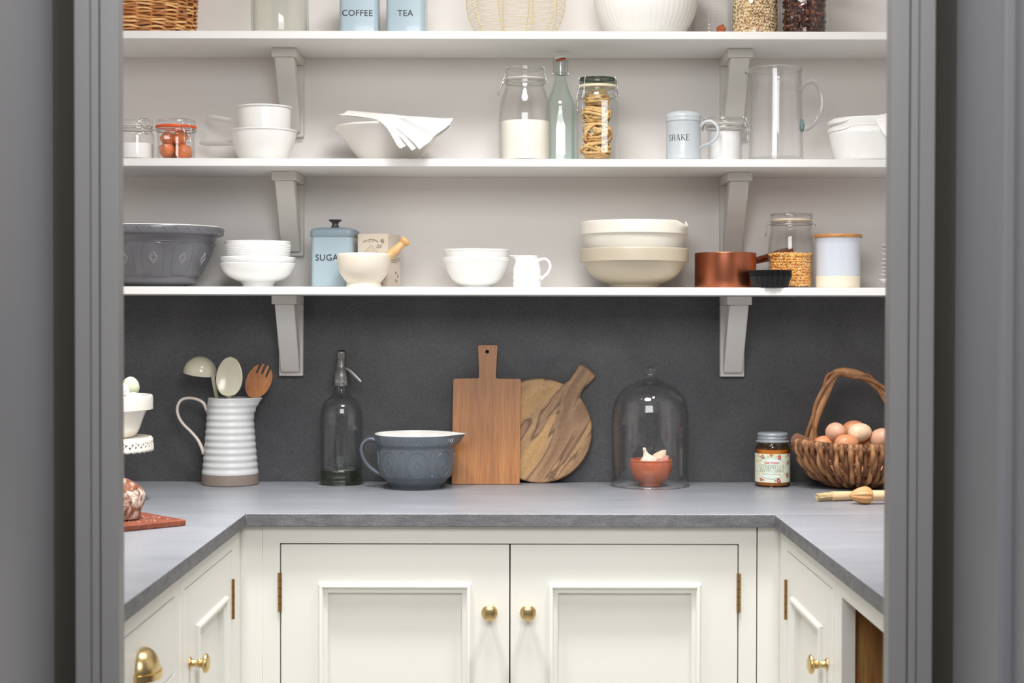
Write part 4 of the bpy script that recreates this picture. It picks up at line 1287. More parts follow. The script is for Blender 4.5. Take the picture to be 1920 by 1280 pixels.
# printed carton -----------------------------------------------------------------------------------
D = 3.565; s = sc(D)
bw, bd, bh = 0.0715, 0.078, zpx2(700, 438, 3.53)-Z3
o = base(711, D+0.004, Z3)
M_CARD = mat('cream_card', (226, 214, 196), 0.7)
t = thing('carton', o, 'cream printed carton standing behind the mortar, THE ORIGINAL printed on it', 'box', None, math.radians(-17))
G().box(-bw/2, bw/2, -bd/2, bd/2, 0, bh).build('box', M_CARD, t, bevel=0.0006)
fy = -bd/2-0.0003
M_PRINT = mat('brown_black_print', (74, 62, 56), 0.7); M_PRINT2 = mat('copper_print', (186, 150, 120), 0.5)
g = G()
tf = text2d('THE ORIGINAL', 0.0034, 1.15, 0, 0.02)
rc = 0.030
put_text(g, tf, lambda a, b: (-0.004+(rc+b)*math.sin(a/rc), fy, bh-0.0145-rc+(rc+b)*math.cos(a/rc)))
put_text(g, text2d('ESTD. 1875', 0.0019, 1.1), lambda a, b: (-0.004+a, fy, bh-0.0185+b))
g.build('lettering', M_PRINT, t, smooth=0)
g = G()
def line(g, pts, w=0.0004, face='f', closed=False):
    pp = [Vector((a, fy, b)) if face == 'f' else Vector((bw/2+0.0003, a, b)) for a, b in pts]
    g.tube(pp, w, 4, closed, flat=1.0)
cxp, czp = -0.004, bh-0.047
for q in (0.021, 0.0185, 0.0125):
    line(g, [(cxp, czp+q*1.1), (cxp+q, czp), (cxp, czp-q*1.1), (cxp-q, czp)], 0.0003, 'f', True)
g.add([(cxp+0.006*math.cos(2*PI*i/6+PI/6), fy, czp+0.006*math.sin(2*PI*i/6+PI/6)) for i in range(6)], [tuple(range(6))])
g.build('diamond_print', M_PRINT2, t, smooth=0)
g = G()
rnd = random.Random(9)
def sprig(g, x, z, k, face, n=5):
    for i in range(n):
        a = rnd.uniform(0.3, 2.6); L = k*rnd.uniform(0.6, 1.2)
        line(g, [(x, z), (x+L*0.5*math.cos(a), z+L*0.55*math.sin(a)), (x+L*math.cos(a+0.3), z+L*math.sin(a+0.3))], 0.00025, face)
        c, d = x+L*math.cos(a+0.3), z+L*math.sin(a+0.3)
        line(g, [(c+0.0016*math.cos(2*PI*j/6), d+0.0016*math.sin(2*PI*j/6)) for j in range(6)], 0.0002, face, True)
for (x, z) in ((0.014, bh-0.032), (0.024, bh-0.022), (0.010, 0.012), (0.018, 0.006), (0.024, 0.016), (0.004, 0.006)): sprig(g, x, z, 0.008, 'f', 6)
for (x, z) in ((0.012, 0.012), (0.022, 0.022), (0.006, 0.030)): sprig(g, x, z, 0.007, 's', 5)
g.build('flower_print', mat('grey_print', (140, 128, 118), 0.7), t, smooth=0)
g = G()
for i, (w, z) in enumerate(((0.030, bh-0.040), (0.034, bh-0.0445), (0.018, bh-0.048), (0.034, bh-0.0520), (0.036, bh-0.0555), (0.036, bh-0.0585), (0.018, bh-0.062))):
    x = -w
    while x < w-0.003:
        L = rnd.uniform(0.003, 0.008) ; L = min(L, w-x)
        hh = 0.0011 if i in (0,) else 0.0005
        g.add([(bw/2+0.0003, (x)*0.95, z-hh), (bw/2+0.0003, (x+L)*0.95, z-hh), (bw/2+0.0003, (x+L)*0.95, z+hh), (bw/2+0.0003, x*0.95, z+hh)], [(0, 1, 2, 3)])
        x += L+0.0012
g.build('text_lines', M_PRINT, t, smooth=0)

# mortar and pestle --------------------------------------------------------------------------------
D = 3.455; cx = 682
simple('mortar', cx, D, Z3, [(31, 541), (32.5, 539), (33, 535), (31.5, 531), (33, 528), (38, 522), (44, 512), (48, 500), (49.8, 488), (50, 480), (49.5, 477.5)], 0.0075, mat('cream_stoneware', (226, 217, 200), 0.42), 'cream stoneware mortar on the lowest shelf in front of the SUGAR canister', 'mortar', None, 64, None, 4, 0.012)
a, b = P(683, 522, 3.46), P(763, 449, 3.475)
dv = (b-a); L = dv.length
R = dv.to_track_quat('Z', 'Y').to_matrix().to_4x4()
ss = sc(3.48)
pp = [(0, 0), (8*ss, 0.001), (11.5*ss, 0.006), (12*ss, 0.014), (10.5*ss, 0.03), (9.3*ss, L*0.45), (8.2*ss, L*0.70), (6.8*ss, L*0.85), (6.4*ss, L*0.885), (7.5*ss, L*0.905), (9.8*ss, L*0.935), (10.3*ss, L*0.965), (8.8*ss, L*0.99), (5*ss, L*1.005), (0, L*1.008)]
M_BEECH = wood('beech', [(0.25, (206, 156, 98)), (0.55, (222, 176, 118)), (0.8, (232, 192, 138))], (120, 120, 12), rough=0.42, fine=False)
o = G(R).lathe(sm(pp, 4), 32).build('pestle', M_BEECH, None, a)
tag(o, 'pale wooden pestle leaning in the cream mortar', 'pestle')

# two white bowls, one in the other -------------------------------------------------------------------
D = 3.50; cx = 893
simple('bowl', cx, D, Z3, [(24, 540), (27, 538), (29, 536), (38, 531), (48, 521), (56, 507), (61, 494), (63.5, 486), (64, 483.5)], 0.003, M_WHITE, 'lower white bowl of the nested pair left of the small white creamer', 'bowl', 'nested white bowls in the middle')
zb2 = zpx2(cx, 526, D)
o = simple('bowl', cx, D, zb2, [(22, 526), (30, 524), (45, 514), (55, 497), (60, 482), (62, 474), (63.5, 470), (63.8, 469)], 0.003, M_WHITE, 'upper white bowl of the nested pair beside the small white creamer', 'bowl', 'nested white bowls in the middle')
t = [q for q in bpy.data.objects if q.get('label', '').startswith('lower white bowl')][0]
pr = sm(pxprof(cx, D, Z3, [(48, 521), (56, 507), (61, 494), (63.5, 486), (64, 483.5)]), 4)
g = G()
for row, y in enumerate((487.5, 490)):
    z = zpx2(cx, y, D)-Z3
    for i in range(100):
        th = 2*PI*(i+row*0.5)/100
        if math.sin(th) < 0.2: g.sphere(on_surface(pr, th, z), 0.0009, 5, 3)
o2 = g.build('beaded_rim', M_WHITE, t, weld=False); o2['kind'] = 'stuff'

# white creamer ------------------------------------------------------------------------------------------
D = 3.475; cx = 988; s = sc(D)
o = base(cx, D, Z3)
t = thing('creamer', o, 'small white ridged china creamer with a looped handle, middle of the lowest shelf', 'jug')
pr = sm(pxprof(cx, D, Z3, [(26, 541), (26.8, 540), (27, 530), (26.2, 527.5), (27, 525), (27, 518), (26.2, 515.5), (26.8, 513), (26.5, 506), (25, 499), (22.3, 492), (20.8, 487), (21, 482), (21.5, 480)]), 3)
zt = pr[-1][1]
def spout_c(x, y, z, a, k):
    q = max(0, 1-abs((a % (2*PI))-PI)/0.75); w = max(0, min(1, (z-(zt-0.016))/0.016))
    d = 0.0145*w*w*(q*q*(3-2*q))
    return (x-d, y*(1-0.15*w*q), z+0.0012*w*q)
G().lathe(vessel(pr, 0.003), 64, fn=spout_c).build('body', M_WHITE, t)
g = G(); tube_px(g, [(1007, 490, D), (1014, 486, D), (1023, 485.5, D), (1030, 492, D), (1031.5, 501, D), (1027, 511, D), (1019, 519, D), (1013, 524, D)], [0.004, 0.0033, 0.0031, 0.0031, 0.0031, 0.003, 0.003, 0.0034], off=o, seg=12, flat=0.75)
g.build('handle', M_WHITE, t)

# the two cream pancheons -----------------------------------------------------------------------------------
D = 3.52; cx = 1188.5; s = sc(D)
simple('mixing_bowl', cx, D, Z3, [(44, 540), (46, 538), (47, 535), (52, 532), (66, 526), (80, 516), (90, 503), (94.5, 493.5), (96.5, 491), (101, 490.5), (101.6, 489), (101.6, 472), (101.3, 468)], 0.0055, M_BISQUE, 'wide beige stoneware bowl underneath the cream spouted bowl', 'bowl', 'nested stoneware bowls', 96, smooth_n=2)
zb2 = zpx2(cx, 486, D)
zt = zpx2(cx, 418, D)-zb2
def spout_p(x, y, z, a, k):
    aa = (a % (2*PI)); c0 = 2*PI-0.52
    q = max(0, 1-abs(aa-c0)/0.26); q = q*q*(3-2*q)
    w = max(0, min(1, (z-(zt-0.020))/0.020))
    d = 0.010*w*q
    return (x+d*math.cos(c0), y+d*math.sin(c0), z-0.011*w*q)
o = base(cx, D, zb2)
t = thing('mixing_bowl', o, 'cream stoneware bowl with a pinched pouring lip, on top of the beige bowl', 'bowl', 'nested stoneware bowls')
pr = sm(pxprof(cx, D, zb2, [(74, 486), (82, 482), (88, 474), (92, 460), (94.5, 450), (96, 444), (98, 441.5), (100, 440), (100.3, 436), (100.4, 424), (100, 418)]), 3)
G().lathe(vessel(pr, 0.006), 120, fn=spout_p).build('body', M_CREAM, t)

# copper saucepan ------------------------------------------------------------------------------------------
D = 3.515; cx = 1359.5; s = sc(D)
M_COPPER = mat('copper', (176, 106, 78), 0.33, 1.0, var=0.15, vscale=14)
nt = M_COPPER.node_tree; bs = nt.nodes['Principled BSDF']
bump(nt, bs, noise(nt, 1.0, 3, 0.6, objvec(nt, (8, 8, 700))), 0.08, 0.0006)
o = base(cx, D, Z3)
t = thing('saucepan', o, 'copper saucepan with a copper tube handle, right side of the lowest shelf', 'saucepan')
pr = pxprof(cx, D, Z3, [(54, 542), (56.5, 541), (57.3, 537), (57.3, 476), (57.3, 475)])
G().lathe(vessel(pr, 0.0022, 0.003), 80).build('body', M_COPPER, t)
g = G(); tube_px(g, [(1412, 490, 3.54), (1427, 486, 3.556), (1446, 481, 3.580), (1468, 474, 3.603), (1484, 470, 3.618)], [0.0075, 0.0082, 0.0095, 0.0100, 0.0070], off=o, seg=16)
g.build('handle', M_COPPER, t)
g = G()
p = P(1412, 490, 3.535)-o
g.sphere(p, 0.011, 12, 8, (0.4, 0.8, 1.0)); g.build('handle_mount', M_COPPER, t)

# stack of black fluted tins ---------------------------------------------------------------------------------
D = 3.432; cx = 1444; s = sc(D)
M_BLK = mat('black_tin', (36, 35, 37), 0.42, 0.4)
def flute(x, y, z, a, k):
    r = math.hypot(x, y)
    if r < 1e-6: return (x, y, z)
    q = 1+0.045*math.cos(22*a)*min(1, r/0.03)
    return (x*q, y*q, z)
tin_prof = [(0, 0.0), (30*s, 0.0), (31.5*s, 0.001), (34.5*s, 0.012), (38*s, 0.0235), (38.6*s, 0.0240), (38.6*s, 0.0247), (37.6*s, 0.0245), (33.8*s, 0.0120), (30.6*s, 0.0016), (0, 0.0012)]
TINS = ('undermost', 'second lowest', 'middle', 'second highest', 'topmost')
me0 = None
for i in range(5):
    if me0 is None:
        q = G().lathe(tin_prof, 176, fn=flute).build('fluted_tin', M_BLK, None, base(cx, D, Z3), smooth=60); me0 = q
    else:
        q = me0.copy(); COL.objects.link(q)
        q.location = base(cx+0.3*(i % 2), D, Z3+0.0031*i)
    tag(q, TINS[i]+' of the nested black fluted tart tins in front of the copper pan', 'tart tin', 'nested black tart tins')

# chickpea jar ---------------------------------------------------------------------------------------------
D = 3.527; cx = 1482.5; s = sc(D)
body = [(36, 540), (40, 539), (41.5, 535), (42.5, 520), (43, 500), (43, 478), (42.3, 462), (40.5, 447), (38.5, 437), (37.2, 431), (38.5, 428), (38.5, 424), (37, 421), (37.8, 418), (37, 415)]
clip_jar(cx, D, Z3, body, [(36, 411.5), (37.5, 410), (37.5, 405), (36, 402)], (38.2, 415, 411.5), M_SEALW, [(PI*0.97, 0.010, 0.024, 0.008), (0.0, 0.010, 0.0, 0.0)],
         'clip-top jar with golden dried peas on the lowest shelf, behind the black tins', lm=glass('clear_glass'), wire_row=421)
prb = sm(pxprof(cx, D, Z3, body[:9]), 3)
shell_beans('dried_peas', cx, D, Z3+0.0046, 43*s, 0, zpx2(cx, 478, D)-Z3-0.0046, 0.0040, [mat('pea_gold', (238, 176, 92), 0.4, var=0.2, vscale=120), mat('pea_pale', (250, 206, 134), 0.4), mat('pea_deep', (214, 128, 62), 0.45)],
            'golden dried peas in the clip-top jar on the lowest shelf', 'peas', sq=(1, 1, 0.95), rfun=lambda z: on_surface(prb, 0, z+0.0046).x-0.0040)

# canister with wooden lid ----------------------------------------------------------------------------------
D = 3.50; cx = 1570.5; s = sc(D)
o = base(cx, D, Z3)
t = thing('canister', o, 'pale blue-white stoneware canister with a wooden lid, right end of the lowest shelf', 'canister')
M_GLZ = mat('pale_blue_white_glaze', (206, 212, 221), 0.16, 0, 0.3)
zs = zpx2(cx, 517, D)-Z3
low = pxprof(cx, D, Z3, [(37, 541), (39.5, 540), (40.8, 536), (41, 530), (41, 517.6)])
up = pxprof(cx, D, Z3, [(41, 517.6), (41.2, 516), (41.2, 490), (41.3, 460), (41.4, 450), (42.6, 448), (42.8, 446.5)])
G().lathe([(0, 0.0)]+sm(low, 3), 64).build('bare_clay_base', mat('cream_clay', (232, 222, 200), 0.6), t)
def ridge(x, y, z, a, k): return (x, y, z)
G().lathe(up+[(40*s, up[-1][1]), (39*s, up[-1][1]-0.002), (39*s, zs), (0, zs)], 64).build('glazed_body', M_GLZ, t)
zl = up[-1][1]
M_LID = wood('lid_wood', [(0.25, (176, 116, 64)), (0.6, (200, 140, 84)), (0.8, (208, 150, 96))], (5, 70, 70), rough=0.5)
G().lathe([(0, zl+0.0002), (43.8*s, zl+0.0002), (44.3*s, zl+0.001), (44.3*s, zl+0.0068), (43.6*s, zl+0.0078), (0, zl+0.0078)], 64).build('lid', M_LID, t)

# stack of little dishes at the right edge ---------------------------------------------------------------
D = 3.50; cx = 1702; s = sc(D)
rows = [(524, 55.5), (514.5, 53.5), (508, 52), (501.5, 51.5), (493.5, 52), (486, 52), (476, 52), (467, 51), (459, 53)]
names = ['lowest', 'second lowest', 'third lowest and pink-marked', 'fourth lowest', 'middle', 'fourth highest', 'third highest', 'second highest', 'topmost']
prev = None
for i, (y, r) in enumerate(rows):
    zt = zpx2(cx, y, D)
    zb = Z3 if i == 0 else zpx2(cx, rows[i][0]+(11.5 if i < 6 else 14), D)
    h = zt-zb
    zb = max(zb, Z3)
    k = 0.45 if i else 0.30
    pr = sm([(r*s*k, 0), (r*s*(k+0.04), 0.0012), (r*s*0.72, h*0.45), (r*s*0.93, h*0.82), (r*s, h)], 4)
    nm = 'small white dish, %s of the stack right of the wooden-lidded canister' % names[i]
    q = G().lathe(vessel(pr, 0.0022, 0.0022), 48).build('dish', M_WHITE, None, base(cx, D, zb))
    tag(q, nm, 'dish', 'stacked small white dishes')
    if i == 2:
        g = G()
        for (pa, pz, rr) in ((PI+0.42, h*0.6, 0.0042), (PI+0.55, h*0.5, 0.0035), (PI+0.33, h*0.45, 0.003)):
            c = on_surface(pr, pa, pz); nrm = Vector((math.cos(pa), math.sin(pa), -0.8)).normalized()
            u = Vector((-math.sin(pa), math.cos(pa), 0)); v = nrm.cross(u)
            g.add([c+nrm*0.0006+u*rr*math.cos(j)+v*rr*0.8*math.sin(j) for j in [2*PI*m/10 for m in range(10)]], [tuple(range(10))])
        g.build('pink_mark', mat('pink_print', (206, 120, 140), 0.4), q, smooth=0)

# ================================================================== WORKTOP
# lacy cake stand, bowl and eggs ---------------------------------------------------------------
D = 3.24; cx = 172; s = sc(D)
zpl = zpx2(cx, 819.5, D)
o = base(cx, D, CZ)
M_STAND = mat('ivory_enamel', (240, 235, 222), 0.35)
t = thing('cake_stand', o, 'ivory cake stand with a pierced lacy skirt at the far left of the worktop', 'cake stand')
R = 111*s; h = zpl-CZ
st = sm([(0.058, 0), (0.060, 0.003), (0.050, 0.010), (0.022, 0.022), (0.014, 0.045), (0.013, h*0.6), (0.020, h*0.85), (0.050, h-0.006)], 4)
G().lathe([(0, 0)]+st+[(0, h-0.006)], 48).build('pedestal', M_STAND, t)
G().lathe([(0, h-0.0059), (R-0.001, h-0.0059), (R, h-0.003), (R-0.001, h), (0, h)], 96).build('plate', M_STAND, t)
g = G()
nc, nr = 288, 9
hs = 0.0225
P_ = [[None]*nc for _ in range(nr+1)]
for k in range(nr+1):
    for i in range(nc):
        a = 2*PI*i/nc
        z = h-0.003-hs*k/nr
        if k == nr: z -= 0.0022*abs(math.sin(a*24))
        r = R+0.002*k/nr
        P_[k][i] = (r*math.cos(a), r*math.sin(a), z)
vs = [p for row in P_ for p in row]; fs = []
for k in range(nr):
    for i in range(nc):
        hole = (1 < k < nr-1) and (((i % 6 in (1, 2)) and k in (3, 4)) or ((i % 12 in (4, 5)) and k in (5, 6)) or ((i % 12 in (10, 11)) and k in (2, 5)) or (i % 12 == 8 and k == 6))
        if hole and (i % 2 or k % 2): continue
        j = (i+1) % nc
        fs.append((k*nc+i, k*nc+j, (k+1)*nc+j, (k+1)*nc+i))
g.add(vs, fs); g.build('pierced_skirt', M_STAND, t, solid=0.0018)

cxb = 178
zb = zpl+0.0003
M_IV = mat('ivory_glaze', (240, 235, 226), 0.25, 0, 0.2)
simple('bowl', cxb, D, zb, [(60, 820), (70, 818.5), (77, 812), (83, 800), (89, 782), (94, 770.5), (97, 768), (105.5, 767), (106.5, 764), (106.5, 745), (105.5, 742)], 0.006, M_IV, 'ivory thick-rimmed bowl of eggs standing on the lacy cake stand', 'bowl', None, 96, smooth_n=2, floor=0.02)
def egg(c, r, m, label, group, rot=(0, 0, 0), long=1.28):
    def f(p):
        z = p.z/r
        q = 1-0.13*z*0.75
        return Vector((p.x*q, p.y*q, p.z*long))
    R = Euler(rot).to_matrix()
    q = G().sphere((0, 0, 0), r, 28, 20, fn=f, R=R).build('egg', m, None, c, smooth=80)
    return tag(q, label, 'egg', group)
M_EG = mat('egg_green', (206, 212, 184), 0.4, var=0.04, vscale=90)
M_EW = mat('egg_white', (246, 243, 240), 0.4)
rg = 17*sc(3.22)
GR = 'eggs in the ivory bowl'
egg(P(244.5, 724.5, 3.24), rg*1.0, M_EG, 'pale green egg, topmost in the ivory bowl on the cake stand', GR, (0.25, 0.1, 0), 1.12)
we = egg(P(224, 737, 3.195), rg*1.08, M_EW, 'white egg with a pink mark, left in the ivory bowl', GR, (0.2, 0.3, 0), 1.2)
g = G()
for dx, dz in ((0.0135, 0.004), (0.014, -0.003), (0.0125, -0.009)):
    y = -math.sqrt(max(0.00001, 0.0192**2-dx*dx-dz*dz*0.8)); g.sphere((dx, y, dz), 0.0022, 8, 6, (1, 0.25, 0.8))
g.build('pink_mark', mat('pink_print', (206, 120, 140), 0.4), we)
egg(P(250, 752, 3.205), rg*0.98, mat('egg_offwhite', (238, 236, 226), 0.4), 'off-white egg low in the ivory bowl, its top just above the rim', GR, (0.1, 1.3, 0.4), 1.2)

bb = base(cxb, 3.24, zb)
for dx, dy, dz, rz_ in ((0.040, 0.022, 0.040, 0.4), (0.034, -0.030, 0.040, 1.4), (-0.014, -0.022, 0.040, 2.3), (-0.020, 0.030, 0.040, 0.9), (0.058, -0.004, 0.066, 0.2), (0.018, 0.000, 0.070, 1.0)):
    egg(bb+Vector((dx, dy, dz)), rg*0.95, M_EW, 'white egg low down in the ivory bowl, under the top eggs', GR, (0.2, 1.4, rz_), 1.2)

# bread on its board -----------------------------------------------------------------------------------
c0 = P(349, 988, 2.868)                       # near right corner foot of the board
u = Vector((-0.735, -0.68, 0)).normalized(); v = Vector((-0.68, 0.735, 0)).normalized()
th_ = 0.011
c0 = Vector((c0.x, c0.y, CZ+0.0003))
W_, L_ = 0.30, 0.25
cor = [c0, c0+v*L_, c0+u*W_+v*L_, c0+u*W_]
cen = sum(cor, Vector())/4
M_RED = wood('red_hardwood', [(0.25, (92, 44, 28)), (0.5, (126, 63, 41)), (0.75, (148, 82, 55))], (9, 60, 60), rough=0.42)
bo = G().prism([(p.x-cen.x, p.y-cen.y) for p in cor], [], 0, th_, 'xy').build('bread_board', M_RED, None, Vector((cen.x, cen.y, CZ+0.0003)), bevel=0.0022, bseg=3)
tag(bo, 'red-brown wooden board under the loaf at the far left of the worktop', 'board')
g = G(); rnd = random.Random(4)
for i in range(70):
    e1 = 0.015+0.075*rnd.random(); e2 = 0.015+0.075*rnd.random()
    q = c0+u*e1+v*e2
    g.sphere((q.x-cen.x, q.y-cen.y, th_+0.0003), rnd.uniform(0.0005, 0.0013), 5, 3, (1, 1, 0.3))
fl = g.build('flour_dust', M_FLOUR, bo, weld=False); fl['kind'] = 'stuff'
M_BREAD, nt, bs = nodes('crust')
vv = objvec(nt)
n1 = noise(nt, 34, 6, 0.7, vv, 0.4); n2 = noise(nt, 70, 4, 0.6, vv)
cc = ramp(nt, n2, [(0.3, rgb(92, 48, 30)), (0.7, rgb(150, 94, 60))])
mx = N(nt, 'ShaderNodeMix', data_type='RGBA')
nt.links.new(ramp(nt, n1, [(0.49, (0, 0, 0, 1)), (0.66, (1, 1, 1, 1))]), mx.inputs[0])
nt.links.new(cc, mx.inputs[6]); mx.inputs[7].default_value = rgb(232, 224, 212)
nt.links.new(mx.outputs[2], bs.inputs['Base Color']); bs.inputs['Roughness'].default_value = 0.8
bump(nt, bs, n2, 0.8, 0.004)
def loaf(p):
    n = 0.05*math.sin(p.x*55+1)*math.sin(p.y*47)+0.035*math.sin(p.z*90+p.x*60)+0.02*math.sin(p.y*130+p.z*70)
    q = p*(1+n)
    if q.z < -0.030: q.z = -0.030-(q.z+0.030)*0.12
    return q
lo = G().sphere((0, 0, 0), 0.0735, 56, 36, (1.25, 0.92, 0.70), fn=loaf).build('bread_loaf', M_BREAD, None, smooth=80)
zc = CZ+th_+0.0315
q = P(168, 941, 2.87); 
lo.location = Vector((P(171, 940, 2.86).x, 2.875, zc+0.0115)); lo.rotation_euler = (0, 0, 0.15)
lo['_'] = 0; del lo['_']
tag(lo, 'crusty flour-dusted loaf on the red-brown board at the far left', 'bread')
zmin = min((lo.matrix_basis @ w.co).z for w in lo.data.vertices)
lo.location.z += CZ+th_+0.0005-zmin

# ribbed utensil jug --------------------------------------------------------------------------------------
D = 3.582; cx = 431.5; s = sc(D)
o = base(cx, D, CZ)
t = thing('ribbed_jug', o, 'tall white ribbed pottery jug with a bare clay foot, holding kitchen utensils', 'jug')
zx = lambda y: zpx2(cx, y, D)-CZ
zf = zx(886.5)
M_CLAY = mat('brown_clay', (134, 122, 112), 0.7, var=0.06, vscale=60)
M_JUG = mat('milky_glaze', (204, 206, 205), 0.3, 0, 0.1)
zt = zx(746)
def jspout(x, y, z, a, k):
    aa = ((a+PI) % (2*PI))-PI
    q = max(0, 1-abs(aa)/1.15); q = q**1.5
    w = max(0, min(1, (z-zx(791))/(zt-zx(791))))
    return (x+0.0225*w**1.9*q, y*(1-0.10*w*q), z)
foot = [(0, 0), (51*s, 0), (53*s, 0.0015), (53.2*s, 0.006), (52.6*s, zf)]
G().lathe(foot+[(0, zf)], 72).build('clay_foot', M_CLAY, t)
pr = [(52.8*s, zf)]
for k in range(1, 121):
    f = k/120.0; z = zf+(zt-zf)*f
    r = 52.6-11.5*f**0.85
    rip = 0.62*math.sin(f*11.2*2*PI)*(1 if f < 0.93 else 0.3)
    pr.append(((r+rip)*s, z))
pr += [(40.4*s, zt+0.0012), (39.0*s, zt+0.0005), (38.8*s, zt-0.004)]
for k in range(1, 25):
    f = 1-k/24.0*0.93; pr.append(((52.6-11.5*f**0.85-3.4)*s, zf+(zt-zf)*f-0.004))
pr.append((0, pr[-1][1]))
G().lathe(pr, 72, fn=jspout).build('glazed_body', M_JUG, t)
g = G(); tube_px(g, [(392, 776, D), (388, 768, D), (381, 755, D), (368, 748, D), (353, 746, D), (340, 750, D), (333, 762, D), (334, 778, D), (343, 794, D), (357, 808, D), (370, 823, D), (378, 838, D), (383, 851, D)],
                 [0.0048, 0.0042, 0.0036, 0.0034, 0.0034, 0.0034, 0.0034, 0.0034, 0.0034, 0.0034, 0.0036, 0.0042, 0.005], off=o, seg=12, flat=1.3)
g.build('handle', mat('pinkish_glaze', (226, 214, 204), 0.25, 0, 0.2), t)

# ladle ---------------------------------------------------------------------------------------------------
M_UT = mat('pale_olive_enamel', (208, 202, 178), 0.2, 0, 0.35)
D = 3.575
o = P(375, 700, D)
t = thing('ladle', o, 'pale cream-green ladle hanging its bowl over the rim of the ribbed jug', 'ladle')
r = 31.5*sc(D)
pr = [(r*math.sin(q)*1.0, r*1.02*math.cos(q)) for q in [i*PI/2/14 for i in range(15)]]
inn = [(a*0.95, b*0.95) for a, b in pr][::-1]
T = Matrix.Rotation(math.radians(8), 4, 'Y') @ Matrix.Rotation(math.radians(8), 4, 'X')
G(T).lathe([(0, pr[0][1])]+pr[1:]+inn[:-1]+[(0, inn[-1][1])], 48).build('ladle_bowl', M_UT, t)
g = G(); tube_px(g, [(396, 688, 3.560), (399, 706, 3.560), (403, 728, 3.570), (409, 760, 3.578), (416, 830, 3.584), (420, 880, 3.586)], [0.0022, 0.0040, 0.0042, 0.0042, 0.0042, 0.0042], off=o, seg=10, flat=0.5)
g.build('handle', M_UT, t)

# spoon ------------------------------------------------------------------------------------------------------
D = 3.545
o = P(430, 745, D)
t = thing('serving_spoon', o, 'pale cream-green serving spoon standing in the middle of the ribbed jug', 'spoon')
sD = sc(D)
rows = []
for i in range(19):
    f = -1+2*i/18.0
    w = 24.5*sD*math.sqrt(max(0, 1-f*f))*(1.0-0.10*f)
    z = f*38*sD
    row = []
    for j in range(15):
        q = -1+2*j/14.0
        row.append((q*w+0.0005*f, 0.0065*(1-q*q)*(1-f*f), z))
    rows.append(row)
T = Matrix.Translation(P(430, 706, D)-o) @ Matrix.Rotation(math.radians(2), 4, 'Y') @ Matrix.Rotation(math.radians(-6), 4, 'X')
G(T).grid(rows).build('spoon_bowl', M_UT, t, solid=0.0022, smooth=80)
g = G(); tube_px(g, [(429, 738, D), (431, 760, D+0.005), (434, 820, D+0.02), (436, 872, D+0.03)], [0.005, 0.0045, 0.0042, 0.0042], off=o, seg=10, flat=0.55)
g.build('handle', M_UT, t)

# wooden spork -------------------------------------------------------------------------------------------------
D = 3.592
o = P(478, 738, D); sD = sc(D)
ang = math.radians(-24)
out = []
for i in range(41):
    a = -PI/2+2*PI*i/41.0
    x = 24*math.cos(a); y = 34*math.sin(a)
    if y > 0: x *= 1.0
    else: x *= 0.96
    out.append((x*sD, y*sD))
slots = []
for xs in (-9.5, 0.0, 9.5):
    top = 34*math.sqrt(max(0, 1-(xs/24.0)**2))-1.2
    slots.append([((xs-1.1)*sD, (top-20)*sD), ((xs+1.1)*sD, (top-20)*sD), ((xs+1.6)*sD, top*sD), ((xs-1.6)*sD, top*sD)])
T = Matrix.Translation(P(485, 714.5, D)-o) @ Matrix.Rotation(-ang, 4, 'Y') @ Matrix.Rotation(math.radians(-8), 4, 'X')
M_SPORK = wood('bamboo', [(0.25, (168, 100, 50)), (0.55, (196, 126, 68)), (0.8, (208, 142, 82))], (70, 70, 6), rough=0.45)
# the slots run out at the tip: cut them as notches in the outline
pts = []
N_ = 140
for i in range(N_):
    a = 2*PI*i/N_
    x = 24.3*math.cos(a); y = 34*math.sin(a)
    x *= 0.965+0.035*math.sin(a)
    notch = None
    if y > 12:
        for xs in (-10, -0.5, 9):
            if abs(x-xs) < 1.7: notch = xs
    if notch is not None: y = y-19
    pts.append((x*sD, y*sD))
t = thing('wooden_spork', o, 'orange-brown wooden slotted fork leaning right in the ribbed jug', 'utensil')
G(T).prism(pts, [], -0.0022, 0.0022, 'xz').build('head', M_SPORK, t, bevel=0.0005)
g = G(); tube_px(g, [(475, 737, D), (470, 752, D), (458, 800, D+0.004), (448, 868, D+0.004)], [0.006, 0.0052, 0.005, 0.005], off=o, seg=10, flat=0.6)
g.build('handle', M_SPORK, t)

# soda siphon -----------------------------------------------------------------------------------------------------
D = 3.592; cx = 640; s = sc(D)
o = base(cx, D, CZ)
zx = lambda y: zpx2(cx, y, D)-CZ
t = thing('soda_siphon', o, 'vintage clear glass soda siphon with a grey metal head, left on the worktop', 'siphon')
GL_SM = glass('smoky_glass', (0.975, 0.98, 0.98), (0.80, 0.83, 0.82))
body = sm([(41*s, zx(880)), (40.3*s, zx(868)), (40.3*s, zx(795)), (39.5*s, zx(775)), (36*s, zx(760)), (28*s, zx(749)), (18*s, zx(741)), (12.5*s, zx(733)), (11.5*s, zx(724)), (11.8*s, zx(719))], 4)
inner = [(max(r-0.0042, 0.002), z) for r, z in reversed(body)]
G().lathe(body+[(body[-1][0]-0.002, body[-1][1])]+inner+[(30*s, zx(879)), (0, zx(878))], 72).build('glass_body', GL_SM, t)
G().lathe(sm([(0, 0.0002), (38*s, 0.0002), (41.3*s, 0.003), (41.6*s, 0.010), (41.2*s, zx(881)), (40*s, zx(879.5)), (30*s, zx(880.5)), (12*s, zx(884)), (0, zx(885))], 3), 72).build('thick_base', solid_glass('olive_glass', (0.55, 0.60, 0.48)), t)
M_ZINC = mat('tarnished_zinc', (128, 128, 126), 0.38, 0.85, var=0.12, vscale=60)
